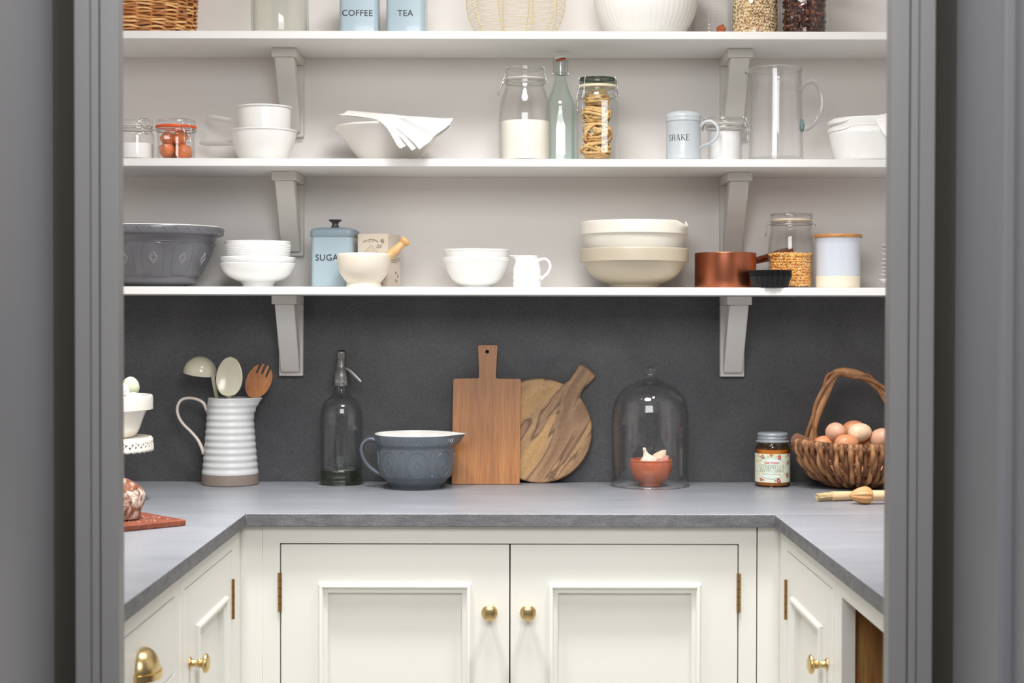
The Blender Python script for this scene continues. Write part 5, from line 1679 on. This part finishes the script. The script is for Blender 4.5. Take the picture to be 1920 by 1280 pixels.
hp = sm([(0, zx(724)), (15.5*s, zx(723)), (16*s, zx(721)), (16*s, zx(708)), (15.2*s, zx(701)), (12.5*s, zx(694)), (9.6*s, zx(688)), (8.4*s, zx(680)), (8.2*s, zx(674)), (9.0*s, zx(671)), (9.6*s, zx(663)), (9.4*s, zx(660)), (8.8*s, zx(658.6))], 4)
G().lathe([(0, hp[0][1])]+hp[1:]+[(0, zx(658.6))], 48).build('head', M_ZINC, t)
G().lathe(sm([(0, zx(656)), (4*s, zx(656.3)), (6.6*s, zx(657.4)), (7.4*s, zx(659)), (0, zx(659))], 3), 32).build('plunger', mat('dark_bronze', (66, 52, 40), 0.45, 0.6), t)
g = G(); tube_px(g, [(649, 690, 3.585), (656, 694, 3.580), (664, 702, 3.577), (671, 709, 3.575), (677, 715.5, 3.574)], [0.0036, 0.0044, 0.0046, 0.0042, 0.0040], off=o, seg=14)
g.build('spout', mat('brushed_zinc', (170, 168, 164), 0.35, 0.9), t)
g = G(); g.sphere((-9.0*s, -0.003, zx(681.3)), 0.0022, 10, 8); g.build('rivet', M_ZINC, t)
g = G(); put_text(g, text2d('BGAL', 6.6*s, 1.05), cylmap(16.0*s+0.0004, -PI/2+0.06, zx(717.2)))
g.build('stamped_lettering', mat('bright_zinc', (196, 194, 190), 0.35, 0.9), t, smooth=0)

# blue-grey batter bowl ----------------------------------------------------------------------------------------------
D = 3.515; cx = 780; s = sc(D)
o = base(cx, D, CZ)
zx = lambda y: zpx2(cx, y, D)-CZ
t = thing('batter_bowl', o, 'blue-grey batter bowl with embossed ovals, pouring lip and handle, front of the worktop', 'bowl')
zt = zx(812)
def bspout(x, y, z, a, k):
    aa = ((a+PI) % (2*PI))-PI
    q = max(0, 1-abs(aa)/0.42); q = q**1.4
    w = max(0, min(1, (z-zx(845))/(zt-zx(845))))
    return (x+0.0195*w**1.5*q, y*(1-0.25*w*q), z)
raw = [(46, 913.5), (47, 911), (49, 908), (54, 903), (58, 898.5), (60, 895), (66, 891), (70, 879), (72, 866), (72.8, 850), (73, 838), (73.4, 834.5)]
body = sm([(r*s, zx(y)) for r, y in raw], 3)
body[0] = (body[0][0], 0.0)
rimp = [(73.6*s, zx(834)), (75.6*s, zx(832.5)), (76.6*s, zx(829)), (77.0*s, zx(820)), (77.2*s, zx(813.5))]
G().lathe([(0, 0.0)]+body+rimp, 110, fn=bspout).build('body', M_GREYB, t)
inn = [(77.2*s, zx(813.4)), (77.0*s, zt), (75.6*s, zt+0.0003), (74.4*s, zx(813.4)), (72*s, zx(822)), (69*s, zx(850)), (62*s, zx(885)), (40*s, zx(903)), (0, zx(905))]
G().lathe(inn, 110, fn=bspout).build('white_interior', M_INNER, t)
g = G()
full = body+rimp
for i in range(8):
    th = -PI/2+math.radians(6)+2*PI*i/8
    zp0, zp1 = zx(889), zx(841.5)
    panel_relief(g, body, th, 0.0235, zp0, zp1, 0.00095, oval=True, taper=0.93)
    diamond(g, body, th, 0.0088, zx(868), 0.0125, 0.00085)
    diamond(g, body, th, 0.0055, zx(868), 0.0080, 0.0006)
    th2 = th+PI/8
    panel_relief(g, body, th2, 0.0062, zp0+0.002, zp1, 0.00085, taper=0.8)
for z in (zx(894), zx(898)): torus(g, on_surface(body, 0, z).x, z, 0.0011, 72)
g.build('panel_relief', M_GREYB, t)
g = G()
for i in range(64):
    th = 2*PI*i/64
    aa = ((th+PI) % (2*PI))-PI
    if abs(aa) < 0.42: continue
    p0 = on_surface(rimp, th, zx(831)); p1 = on_surface(rimp, th+0.10, zx(819))
    g.tube([p0, (p0+p1)/2*1.004, p1], [0.0006, 0.0013, 0.0006], 5)
g.build('rope_relief', M_GREYB, t)
g = G(); tube_px(g, [(706, 827, D), (698, 823, D), (688, 825, D), (680, 833, D), (678, 846, D), (683, 862, D), (693, 875, D), (705, 884, D), (716, 889, D)], [0.0055, 0.005, 0.0047, 0.0045, 0.0045, 0.0045, 0.0047, 0.005, 0.0055], off=o, seg=12, flat=1.5)
g.build('handle', M_GREYB, t)

# chopping boards -----------------------------------------------------------------------------------------------------
M_OAKB = wood('oak_board', [(0.22, (128, 74, 27)), (0.45, (160, 100, 40)), (0.62, (172, 111, 48)), (0.82, (184, 126, 60))], (42, 42, 2.6), rough=0.42, dist=0.5)
D0 = 3.578
th_ = 0.016
def lean_board(D0, ytop_px, cx, ybot_px):
    """frame of a board leaning on the splashback: origin at its front foot, local y = into the wall, local z = up the board"""
    pass
H = (908.5-646)*3.61/FPX*1.003
a = math.asin(min(0.3, (DB-0.0012-th_*0.99-D0)/H)) if DB-th_-D0 > 0 else 0.0
s = 3.605/FPX
def hz(y): return (908.5-y)*s
xs = lambda x: (x-911)*s
out = [(xs(847.5), hz(908)), (xs(974), hz(908)), (xs(975), hz(900))]
r = 3*s
out = arc(xs(850), hz(905), r, PI, 1.5*PI, 4)+arc(xs(971), hz(905), r, 1.5*PI, 2*PI, 4)+arc(xs(972), hz(714), r*1.4, 0, PI/2, 4)
out += [(xs(934), hz(710))]+arc(xs(932), hz(706), r*1.0, -PI/2*1.0, -PI, 4)+[(xs(929.5), hz(695)), (xs(930.5), hz(675))]
out += arc(xs(929), hz(649), r, 0, PI/2, 4)+arc(xs(898), hz(649), r, PI/2, PI, 4)+[(xs(895.5), hz(660)), (xs(897), hz(690))]
out += arc(xs(894), hz(706), r, 0, -PI/2, 4)+arc(xs(853), hz(714), r*1.4, PI/2, PI, 4)
hole = arc(xs(912.5), hz(658.5), 3.6*s, 0, 2*PI, 16)[:-1]
o_ = Vector((P(911, 908, D0).x, D0, CZ+0.0004))
q = G().prism(out, [hole], 0.0, th_, 'xz').build('chopping_board', M_OAKB, None, o_, bevel=0.0016, bseg=3)
q.rotation_euler = (-a, 0, 0)
tag(q, 'rectangular oak paddle board with a hole in its handle, leaning on the splashback', 'board')

# round mango-wood board
s = 3.62/FPX
cxr, cyr, rr = 1012.5, 810, 98
M_MANGO, nt, bs = nodes('mango_wood')
vv = turnvec(nt, (0, math.radians(-38), 0), (40, 40, 6.0))
v3 = turnvec(nt, (0, math.radians(-38), 0), (15, 15, 3.2))
n1 = noise(nt, 1.0, 3, 0.5, v3, 0.9); n2 = noise(nt, 1.0, 5, 0.62, vv, 0.5)
n3 = noise(nt, 1.0, 3, 0.5, turnvec(nt, (0, math.radians(-38), 0), (650, 650, 130)))
c1 = ramp(nt, n1, [(0.28, rgb(118, 92, 66)), (0.40, rgb(152, 118, 84)), (0.47, rgb(176, 140, 104)), (0.505, rgb(112, 80, 54)), (0.52, rgb(186, 150, 108)), (0.60, rgb(206, 164, 108)), (0.68, rgb(180, 140, 100)), (0.8, rgb(198, 160, 118))])
c2 = ramp(nt, n2, [(0.3, (0.72, 0.68, 0.64, 1)), (0.65, (1.05, 1.03, 1.0, 1))])
mx = N(nt, 'ShaderNodeMix', data_type='RGBA', blend_type='MULTIPLY'); mx.inputs[0].default_value = 0.9
nt.links.new(c1, mx.inputs[6]); nt.links.new(c2, mx.inputs[7])
m2 = N(nt, 'ShaderNodeMix', data_type='RGBA', blend_type='MULTIPLY'); m2.inputs[0].default_value = 0.55
nt.links.new(mx.outputs[2], m2.inputs[6]); nt.links.new(ramp(nt, n3, [(0.36, (0.5, 0.45, 0.4, 1)), (0.5, (1, 1, 1, 1))]), m2.inputs[7])
nt.links.new(m2.outputs[2], bs.inputs['Base Color']); bs.inputs['Roughness'].default_value = 0.5
bump(nt, bs, n3, 0.12, 0.0005)
ha = math.radians(52)                 # direction of the handle
out = []
for i in range(121):
    aa = ha+0.225+(2*PI-0.45)*i/120.0
    out.append((rr*s*math.cos(aa), rr*s*math.sin(aa)))
def hp_(l, w): return ((l*math.cos(ha)-w*math.sin(ha))*s, (l*math.sin(ha)+w*math.cos(ha))*s)
out += [hp_(101, -17.5), hp_(110, -16), hp_(130, -18.5), hp_(142, -20.5)]+[hp_(146.5, -18), hp_(148.5, 0), hp_(146.5, 16), hp_(142, 18.5)]+[hp_(130, 16.5), hp_(110, 15), hp_(101, 17.5)]
Hb = rr*s
D1 = 3.610
tb = 0.0150
o_ = Vector((P(cxr, cyr, D1+0.006).x, D1, CZ+0.0004))
q = G(Matrix.Translation((0, 0, Hb))).prism(out, [], 0.0, tb, 'xz').build('chopping_board', M_MANGO, None, o_, bevel=0.0035, bseg=3)
a2 = math.asin((DB-0.0015-tb-D1)/(2*Hb))
q.rotation_euler = (-max(a2, 0), 0, 0)
tag(q, 'round mottled mango-wood board with a flared handle, half behind the oak board', 'board')

# glass cloche with terracotta bowl of garlic --------------------------------------------------------------------------
D = 3.562; cx = 1219.5; s = sc(D)
o = base(cx, D, CZ)
zx = lambda y: zpx2(cx, y, D)-CZ
t = thing('glass_cloche', o, 'clear glass bell cloche with a ball knob, covering the terracotta bowl', 'cloche')
pr = sm([(73.5*s, 0.0006), (72.5*s, 0.006), (72.3*s, zx(870)), (72.3*s, zx(800)), (71.5*s, zx(775)), (67*s, zx(753)), (58*s, zx(737)), (46*s, zx(726)), (32*s, zx(718)), (18*s, zx(712)), (9*s, zx(708.5)), (0.0, zx(708))], 5)
inn = [(max(r-0.0028, 0), z-(0.0 if r > 60*s else 0.0022)) for r, z in reversed(pr)]
G().lathe(pr+inn, 90).build('bell', M_GLASS, t)
g = G(); torus(g, 72.6*s, 0.0026, 0.0019, 90); g.build('rim', M_SOLIDGLASS, t)
G().lathe(sm([(0, zx(708.5)), (9.5*s, zx(708.3)), (8*s, zx(706.5)), (4.2*s, zx(704.5)), (4.5*s, zx(703)), (9*s, zx(699)), (10.6*s, zx(694.5)), (9.4*s, zx(689.5)), (5*s, zx(686.2)), (0, zx(685.6))], 4), 40).build('knob', M_SOLIDGLASS, t)
M_TERRA = mat('terracotta', (186, 98, 64), 0.55, var=0.10, vscale=35)
cxt = 1221.5; D2 = 3.556
simple('bowl', cxt, D2, CZ, [(18, 910.5), (20, 909.5), (20.5, 906), (25, 902), (31, 896), (36, 888), (38.8, 878), (39.6, 868), (39, 865), (39.6, 863), (39.5, 861.5)], 0.0035, M_TERRA, 'small terracotta bowl of garlic under the glass cloche', 'bowl', None, 56, None, 3, 0.012)
M_SKIN = mat('garlic_skin', (240, 228, 208), 0.5, var=0.06, vscale=60)
M_PINK = mat('garlic_pink', (206, 142, 130), 0.45, var=0.35, vscale=110)
def clove(c, L, r, rot, m, label, group='garlic in the terracotta bowl'):
    def f(p):
        z = p.z/L; k = (1-0.55*max(0, z))*(1.0 if z < 0 else 1.0)
        return Vector((p.x*k+0.25*r*z*z, p.y*k, p.z))
    R = Euler(rot).to_matrix()
    q = G().sphere((0, 0, 0), 1.0, 16, 14, (r, r*0.85, L), fn=f, R=R).build('garlic_clove', m, None, c, smooth=60)
    return tag(q, label, 'garlic', group)
gq = P(1219, 860, 3.553)
def lobes(x, y, z, a, k):
    q = 1+0.07*math.cos(5*a+0.5); return (x*q, y*q, z)
s3 = sc(3.55)
gb = G().lathe(sm([(0, 0), (12*s3, 0.001), (17*s3, 0.008), (18*s3, 0.017), (14*s3, 0.028), (7*s3, 0.036), (3.6*s3, 0.044), (3*s3, 0.052), (1*s3, 0.055), (0, 0.055)], 4), 60, fn=lobes)
gb.T = None
q = gb.build('garlic_bulb', M_SKIN, None, P(1220, 882, 3.550), smooth=70); q.rotation_euler = (0.15, -0.30, 0)
tag(q, 'cream garlic bulb with a papery tip, left in the terracotta bowl', 'garlic', 'garlic in the terracotta bowl')
clove(P(1238, 866, 3.538), 0.0135, 0.0095, (0.3, 1.0, 0.3), M_PINK, 'pink garlic clove at the front right of the terracotta bowl')
clove(P(1248, 862, 3.557), 0.0130, 0.0090, (0.2, 0.5, 1.0), M_PINK, 'reddish garlic clove at the right rim of the terracotta bowl')
g = G(); rows = []
for i in range(9):
    f = i/8.0
    row = []
    for j in range(9):
        h = j/8.0
        px_ = 1224+25*f+2*h*math.sin(f*3); py_ = 864-h*(12+9*math.sin(f*1.9))
        row.append(P(px_, py_, 3.566-0.012*math.sin(f*PI)*(1-h)+0.004*h)-P(1238, 856, 3.56))
    rows.append(row)
q = g.grid(rows).build('garlic_skin', mat('garlic_paper', (222, 194, 166), 0.55, var=0.12, vscale=70), None, P(1238, 856, 3.56), solid=0.0009, smooth=70)
tag(q, 'curled papery garlic skin standing up at the back of the terracotta bowl', 'garlic', 'garlic in the terracotta bowl')

# candle in its jar ---------------------------------------------------------------------------------------------------------
D = 3.565; cx = 1449.5; s = sc(D)
o = base(cx, D, CZ)
zx = lambda y: zpx2(cx, y, D)-CZ
t = thing('candle_jar', o, 'amber glass candle jar with grey screw lid and floral CITRONELLA label', 'candle')
M_WAX = mat('amber_wax', (214, 146, 62), 0.4, 0, 0.2)
G().lathe([(0, 0.004), (29.5*s, 0.004), (30.3*s, 0.006), (30.3*s, zx(842)), (0, zx(842))], 56).build('wax', M_WAX, t)
GL_AMB = glass('amber_glass', (0.965, 0.89, 0.76), (0.55, 0.38, 0.20))
pr = sm([(30*s, 0.0003), (31.8*s, 0.002), (32.4*s, 0.006), (32.4*s, zx(845)), (31.8*s, zx(838)), (28.5*s, zx(833)), (27.5*s, zx(829)), (27.5*s, zx(826))], 3)
G().lathe(vessel(pr, 0.0022, 0.0035), 64).build('glass_body', GL_AMB, t)
M_LIDZ = mat('grey_zinc_lid', (152, 158, 162), 0.45, 0.35)
lp = [(0, zx(829)), (29*s, zx(829)), (31.5*s, zx(827.5)), (31.5*s, zx(826)), (28.6*s, zx(824.5)), (28.2*s, zx(823)), (28.8*s, zx(821.5)), (28.8*s, zx(819)), (27.8*s, zx(818)), (28.6*s, zx(816.5)), (28.8*s, zx(813)), (27.6*s, zx(811)), (24*s, zx(810.2)), (0, zx(810.2))]
G().lathe(lp, 64).build('lid', M_LIDZ, t)
RL = 32.4*s+0.0005
face = -PI/2-0.22
zl0, zl1 = zx(901.5), zx(848.5)
M_LAB = mat('label_cream', (226, 228, 202), 0.6, var=0.10, vscale=130)
lab = G().lathe([(RL-0.0004, zl0), (RL, zl0), (RL, zl1), (RL-0.0004, zl1)], 40, a0=face-1.62, a1=face+1.62).build('label', M_LAB, t)
zm = (zl0+zl1)/2
g = G()
def disc(g, ax, az, rx, rz, off, n=28):
    R_ = RL+off
    c = [cylmap(R_, face, 0)(ax, az)]
    ring = [cylmap(R_, face, 0)(ax+rx*math.cos(2*PI*i/n), az+rz*math.sin(2*PI*i/n)) for i in range(n)]
    mid = [cylmap(R_, face, 0)(ax+rx*.5*math.cos(2*PI*i/n), az+rz*.5*math.sin(2*PI*i/n)) for i in range(n)]
    fs = [(0, 1+i, 1+(i+1) % n) for i in range(n)]+[(1+i, 1+n+i, 1+n+(i+1) % n, 1+(i+1) % n) for i in range(n)]
    g.add(c+mid+ring, fs)
disc(g, 0, zm, 29.5*s, 20.5*s, 0.0001, 48); g.build('oval_border', mat('mint_grey', (158, 180, 170), 0.6), lab, smooth=0)
g = G(); disc(g, 0, zm, 28.3*s, 19.3*s, 0.0002, 48); g.build('oval', mat('mint_white', (222, 232, 222), 0.6), lab, smooth=0)
g = G()
put_text(g, serif2d('CITRONELLA', 7.2*s, 0.03), cylmap(RL+0.0004, face, zx(875.5)))
put_text(g, serif2d('SCENTED CANDLE', 5.0*s, 0.02), cylmap(RL+0.0004, face, zx(882)))
put_text(g, text2d('burn time up to 30 hours', 2.4*s, 1.0), cylmap(RL+0.0004, face, zx(886.5)))
g.build('lettering', mat('sage_print', (124, 150, 142), 0.6), lab, smooth=0)
g = G(); put_text(g, text2d('Cath Kidston', 4.0*s, 0.92, 0.35, 0.01), cylmap(RL+0.0004, face, zx(866.3)))
g.build('red_script', mat('red_print', (206, 44, 70), 0.6), lab, smooth=0)
g = G(); gl = G(); gy = G(); gw = G(); rnd = random.Random(17)
for (px_, py_, r_) in ((1426.5, 853.5, 3.3), (1457.5, 854, 3.4), (1474, 865, 3.0), (1473, 888, 3.4), (1456, 897.5, 4.0), (1425, 896, 3.2), (1441, 848.9+1.5, 2.0), (1475, 850.5, 2.4)):
    ax = RL*(math.asin(max(-1, min(1, (px_-cx)*s/RL)))+0.22); az = zx(py_)-0.0
    for k in range(5):
        a_ = 2*PI*k/5; disc(g, ax+r_*.55*s*math.cos(a_), az+r_*.55*s*math.sin(a_), r_*.48*s, r_*.48*s, 0.0006, 8)
    disc(gw, ax, az, r_*.28*s, r_*.28*s, 0.0009, 8)
    for k in range(3):
        a_ = rnd.uniform(0, 6.28); disc(gl, ax+r_*1.5*s*math.cos(a_), az+r_*1.1*s*math.sin(a_), r_*.45*s, r_*.3*s, 0.0005, 8)
for k in range(26):
    ax = rnd.uniform(-34, 44)*s; az = zm+rnd.uniform(-25, 25)*s
    if (ax/(30*s))**2+((az-zm)/(21*s))**2 > 1.05: disc(gy, ax, az, 2.6*s, 1.5*s, 0.00035, 8)
g.build('red_flowers', mat('red_print', (206, 44, 70), 0.6), lab, smooth=0)
gl.build('leaves', mat('leaf_print', (96, 140, 110), 0.6), lab, smooth=0)
gy.build('yellow_sprigs', mat('yellow_print', (214, 190, 110), 0.6), lab, smooth=0)
gw.build('flower_hearts', M_INNER, lab, smooth=0)

# willow egg basket ---------------------------------------------------------------------------------------------------------
D = 3.532; cx = 1607; s = sc(D)
o = base(cx, D, CZ)
t = thing('egg_basket', o, 'rustic brown willow basket of eggs with a twisted arched handle, right on the worktop', 'basket')
M_VINE = [mat('vine_brown', (140, 96, 62), 0.55, var=0.28, vscale=45, bmp=0.4, bscale=260), mat('vine_dark', (112, 72, 46), 0.6, var=0.3, vscale=45, bmp=0.4, bscale=260), mat('vine_tan', (168, 122, 82), 0.5, var=0.25, vscale=45, bmp=0.4, bscale=260)]
RX, RY = 112*s, 0.098
zrim = zx(835)
zx = lambda y: zpx2(cx, y, D)-CZ
zrim = zx(836)
def bas(th, f, off=0.0):
    """f: 0 = rim, 1 = centre of the bottom; slightly saddle-shaped rim"""
    k = math.cos(f*PI/2)**0.62
    z = (zrim-0.0095)*(1-math.sin(f*PI/2)**1.15)+0.0095
    z += 0.006*(abs(math.cos(th))**2)*(1-f)
    return Vector(((RX+off)*k*math.cos(th), (RY+off)*k*math.sin(th), z+(-off*0.7 if f > 0.5 else 0)))
rnd = random.Random(8)
for ci in range(3):
    g = G()
    n = 76
    for i in range(n):
        if i % 3 != (ci+(i//5)) % 3: continue
        th = 2*PI*(i+rnd.uniform(-.22, .22))/n
        pts = []; m = 22
        skew = rnd.uniform(-0.05, 0.09)
        for k in range(m+1):
            f = k/m*0.93
            osc = 0.0046*math.sin(f*PI*4.2+(i % 2)*PI)
            pts.append(bas(th+skew*f, f, osc+0.002))
        pts = [bas(th, 0, -0.008)+Vector((0, 0, 0.0)), bas(th, 0, -0.004)+Vector((0, 0, 0.007)), bas(th, 0, 0.004)+Vector((0, 0, 0.006))]+pts[1:]
        g.tube(cr(pts, 2), [0.0054*rnd.uniform(0.85, 1.15)]*(2*(len(pts)-1)+1), 7)
    g.build('weave', M_VINE[ci], t, smooth=75)
g = G()
for f, r in ((0.0, 0.006), (0.30, 0.0034), (0.50, 0.0034), (0.68, 0.0034), (0.86, 0.0034)):
    g.tube([bas(2*PI*k/60, f) for k in range(60)], r, 8, True)
g.build('hoops', M_VINE[0], t)
hpts = [(1519, 832, 3.532), (1524, 808, 3.53), (1529, 785, 3.528), (1538, 760, 3.527), (1549, 735, 3.527), (1559, 712, 3.528), (1567, 700, 3.53), (1584, 697, 3.532), (1604, 700, 3.532), (1624, 708, 3.532), (1643, 722, 3.532), (1662, 742, 3.532), (1678, 768, 3.532), (1690, 800, 3.532), (1695, 832, 3.532)]
g = G()
tube_px(g, hpts, [0.0085, 0.0085, 0.0092, 0.0098, 0.010, 0.0098, 0.0095, 0.0098, 0.0095, 0.009, 0.0085, 0.0085, 0.009, 0.009, 0.0085], off=o, seg=12)
g.build('handle', M_VINE[2], t)
g = G()
tw = []
for k, (x, y, d) in enumerate(hpts):
    a_ = k*1.05; tw.append((x+9*math.cos(a_), y+8*math.sin(a_), d-0.008+0.004*math.sin(a_)))
tube_px(g, tw, 0.0048, off=o, seg=8)
tw2 = [(x+(-9 if k < 4 else 8*math.sin(k)), y-8*math.cos(k*1.3), d-0.006) for k, (x, y, d) in enumerate(hpts)]
tube_px(g, tw2, 0.0040, off=o, seg=8)
g.build('handle_twist', M_VINE[0], t)
g = G()
for sx in (-1, 1):
    e = Vector((sx*RX*0.94, 0, zrim+0.006))
    for k in range(11):
        f = (k-5)/5.0
        ang_ = f*0.9
        c = Vector((sx*(RX*0.98-0.012*abs(f)), -0.030*f, zrim+0.008-0.006*abs(f)))
        pts = []
        for j in range(13):
            b_ = 2*PI*j/12
            pts.append(c+Vector((sx*0.017*math.cos(b_)*0.8, 0.006*math.sin(b_+f), 0.017*math.sin(b_))))
        g.tube(pts, 0.0034, 7)
g.build('wrapping', M_VINE[1], t, smooth=75)
# eggs
M_E1 = mat('egg_pink_brown', (226, 176, 148), 0.42, var=0.05, vscale=120)
M_E2 = mat('egg_speckled', (238, 206, 172), 0.42, var=0.08, vscale=60)
M_E3 = mat('egg_brown', (214, 146, 104), 0.42, var=0.06, vscale=100)
GE = 'hens eggs in the willow basket'
re = 18.7*sc(3.51)
egg(P(1567, 810, 3.515), re, M_E1, 'pale pink-brown egg seen end on, left on top of the basket heap', GE, (1.3, 0, 0.2), 1.15)
egg(P(1612, 811, 3.508), re*0.98, M_E2, 'speckled cream egg lying in the middle on top of the basket heap', GE, (0.1, 1.35, 0.25), 1.25)
egg(P(1600, 806, 3.560), re, M_E3, 'brown egg behind the speckled cream one in the willow basket', GE, (0.2, 1.2, 0.1), 1.22)
egg(P(1651, 822, 3.510), re*1.02, M_E1, 'pink-brown egg at the right, partly cut off by the door frame', GE, (0.8, 0.5, 0.2), 1.2)
egg(P(1587, 832, 3.478), re*0.98, M_E3, 'brown egg low at the front, half behind the basket rim', GE, (0.1, 1.4, 0.1), 1.25)
egg(P(1545, 834, 3.520), re*0.95, M_E3, 'orange-brown egg low at the left inside the basket rim', GE, (0.2, 1.3, 0.5), 1.25)
egg(P(1631, 832, 3.535), re, M_E3, 'brown egg in the gap between the speckled and the rightmost egg', GE, (0.4, 0.9, 0.2), 1.2)

for dx, dy, dz, rz_ in ((-0.042, -0.030, 0.036, 0.3), (0.004, -0.036, 0.034, 1.2), (0.048, -0.030, 0.036, 2.0), (-0.044, 0.022, 0.036, 2.6), (0.002, 0.016, 0.033, 0.8), (0.050, 0.020, 0.036, 1.7), (-0.066, -0.002, 0.050, 1.5), (0.024, 0.034, 0.060, 0.4), (-0.012, 0.040, 0.062, 2.2)):
    egg(o+Vector((dx, dy, dz)), re*0.93, M_E3, 'brown egg deep inside the willow basket, glimpsed through the weave', GE, (0.2, 1.4, rz_), 1.2)

# pastry brush and citrus reamer -----------------------------------------------------------------------------------------------
def lying(px, py, r):
    """a point lying on the worktop seen at this pixel, lifted by r"""
    d = P(px, py, 1.0)-Vector((0, 0, CAMZ)); k = (CZ+r-CAMZ)/d.z
    return Vector((0, 0, CAMZ))+d*k
M_PALEW = wood('pale_beech', [(0.3, (214, 176, 134)), (0.7, (232, 198, 158))], (12, 120, 120), rough=0.5, fine=False)
rb = 9*sc(3.30)
a_ = lying(1559, 930, rb); b_ = lying(1640, 927.5, rb)
dv = (b_-a_); L = dv.length; R = dv.to_track_quat('X', 'Z').to_matrix().to_4x4()
t = thing('pastry_brush', a_, 'pale wooden pastry brush with fair bristles lying on the worktop before the basket', 'brush')
R2 = R @ Matrix.Rotation(PI/2, 4, 'Y')
G(R2).lathe(sm([(0, 0), (rb*0.93, 0.0004), (rb*0.98, 0.006), (rb*0.9, L*0.5), (rb*0.55, L), (rb*0.5, L*1.5), (rb*0.4, L*1.52), (0, L*1.52)], 3), 32).build('handle', M_PALEW, t)
g = G(); rnd = random.Random(2)
for i in range(170):
    q1, q2 = rnd.uniform(0, 2*PI), math.sqrt(rnd.random())
    y0, z0 = rb*0.78*q2*math.cos(q1), rb*0.78*q2*math.sin(q1)
    Lb = rnd.uniform(0.026, 0.034); sp = rnd.uniform(0.8, 1.15)
    p0 = R.to_3x3() @ Vector((0.002, y0, z0)); p1 = R.to_3x3() @ Vector((-Lb*0.5, y0*1.0+rnd.gauss(0, .0003), z0)); p2 = R.to_3x3() @ Vector((-Lb, y0*sp*1.1+rnd.gauss(0, .0008), z0*sp-0.001))
    g.tube([p0, p1, p2], [0.00055, 0.0005, 0.0003], 4)
q = g.build('bristles', mat('fair_bristle', (214, 190, 142), 0.6, var=0.2, vscale=300), t, weld=False); q['kind'] = 'stuff'
rr_ = 16.5*sc(3.24)
a_ = lying(1590, 928, rr_)
a_ = lying(1592, 928.5, rr_); b_ = lying(1655, 928.5, rr_)
a_.y = b_.y = (a_.y+b_.y)/2
dv = Vector((1, 0.04, 0))
R = dv.to_track_quat('X', 'Z').to_matrix().to_4x4() @ Matrix.Rotation(PI/2, 4, 'Y')
k = sc(a_.y)
t = thing('citrus_reamer', a_, 'wooden citrus reamer with a fluted head, lying right of the pastry brush', 'reamer')
def fl(x, y, z, a, kk):
    if z > 41*k: return (x, y, z)
    q = 1+0.11*(abs(math.cos(a*5.0))-0.7)*min(1, z/(8*k))
    return (x*q, y*q, z)
M_REAM = wood('reamer_beech', [(0.3, (194, 140, 88)), (0.7, (212, 164, 112))], (14, 110, 110), rough=0.5, fine=False)
G(R).lathe(sm([(0, 0), (3*k, 1*k), (8*k, 7*k), (13*k, 16*k), (16*k, 26*k), (16*k, 34*k), (13.5*k, 40*k), (10*k, 43*k), (0, 43.2*k)], 4), 80, fn=fl).build('fluted_head', M_REAM, t, smooth=50)
G(R).lathe(sm([(0, 43.3*k), (10*k, 43.3*k), (9.5*k, 47*k), (9.5*k, 80*k), (10*k, 120*k), (8*k, 128*k), (0, 129*k)], 3), 32).build('handle', M_PALEW, t)
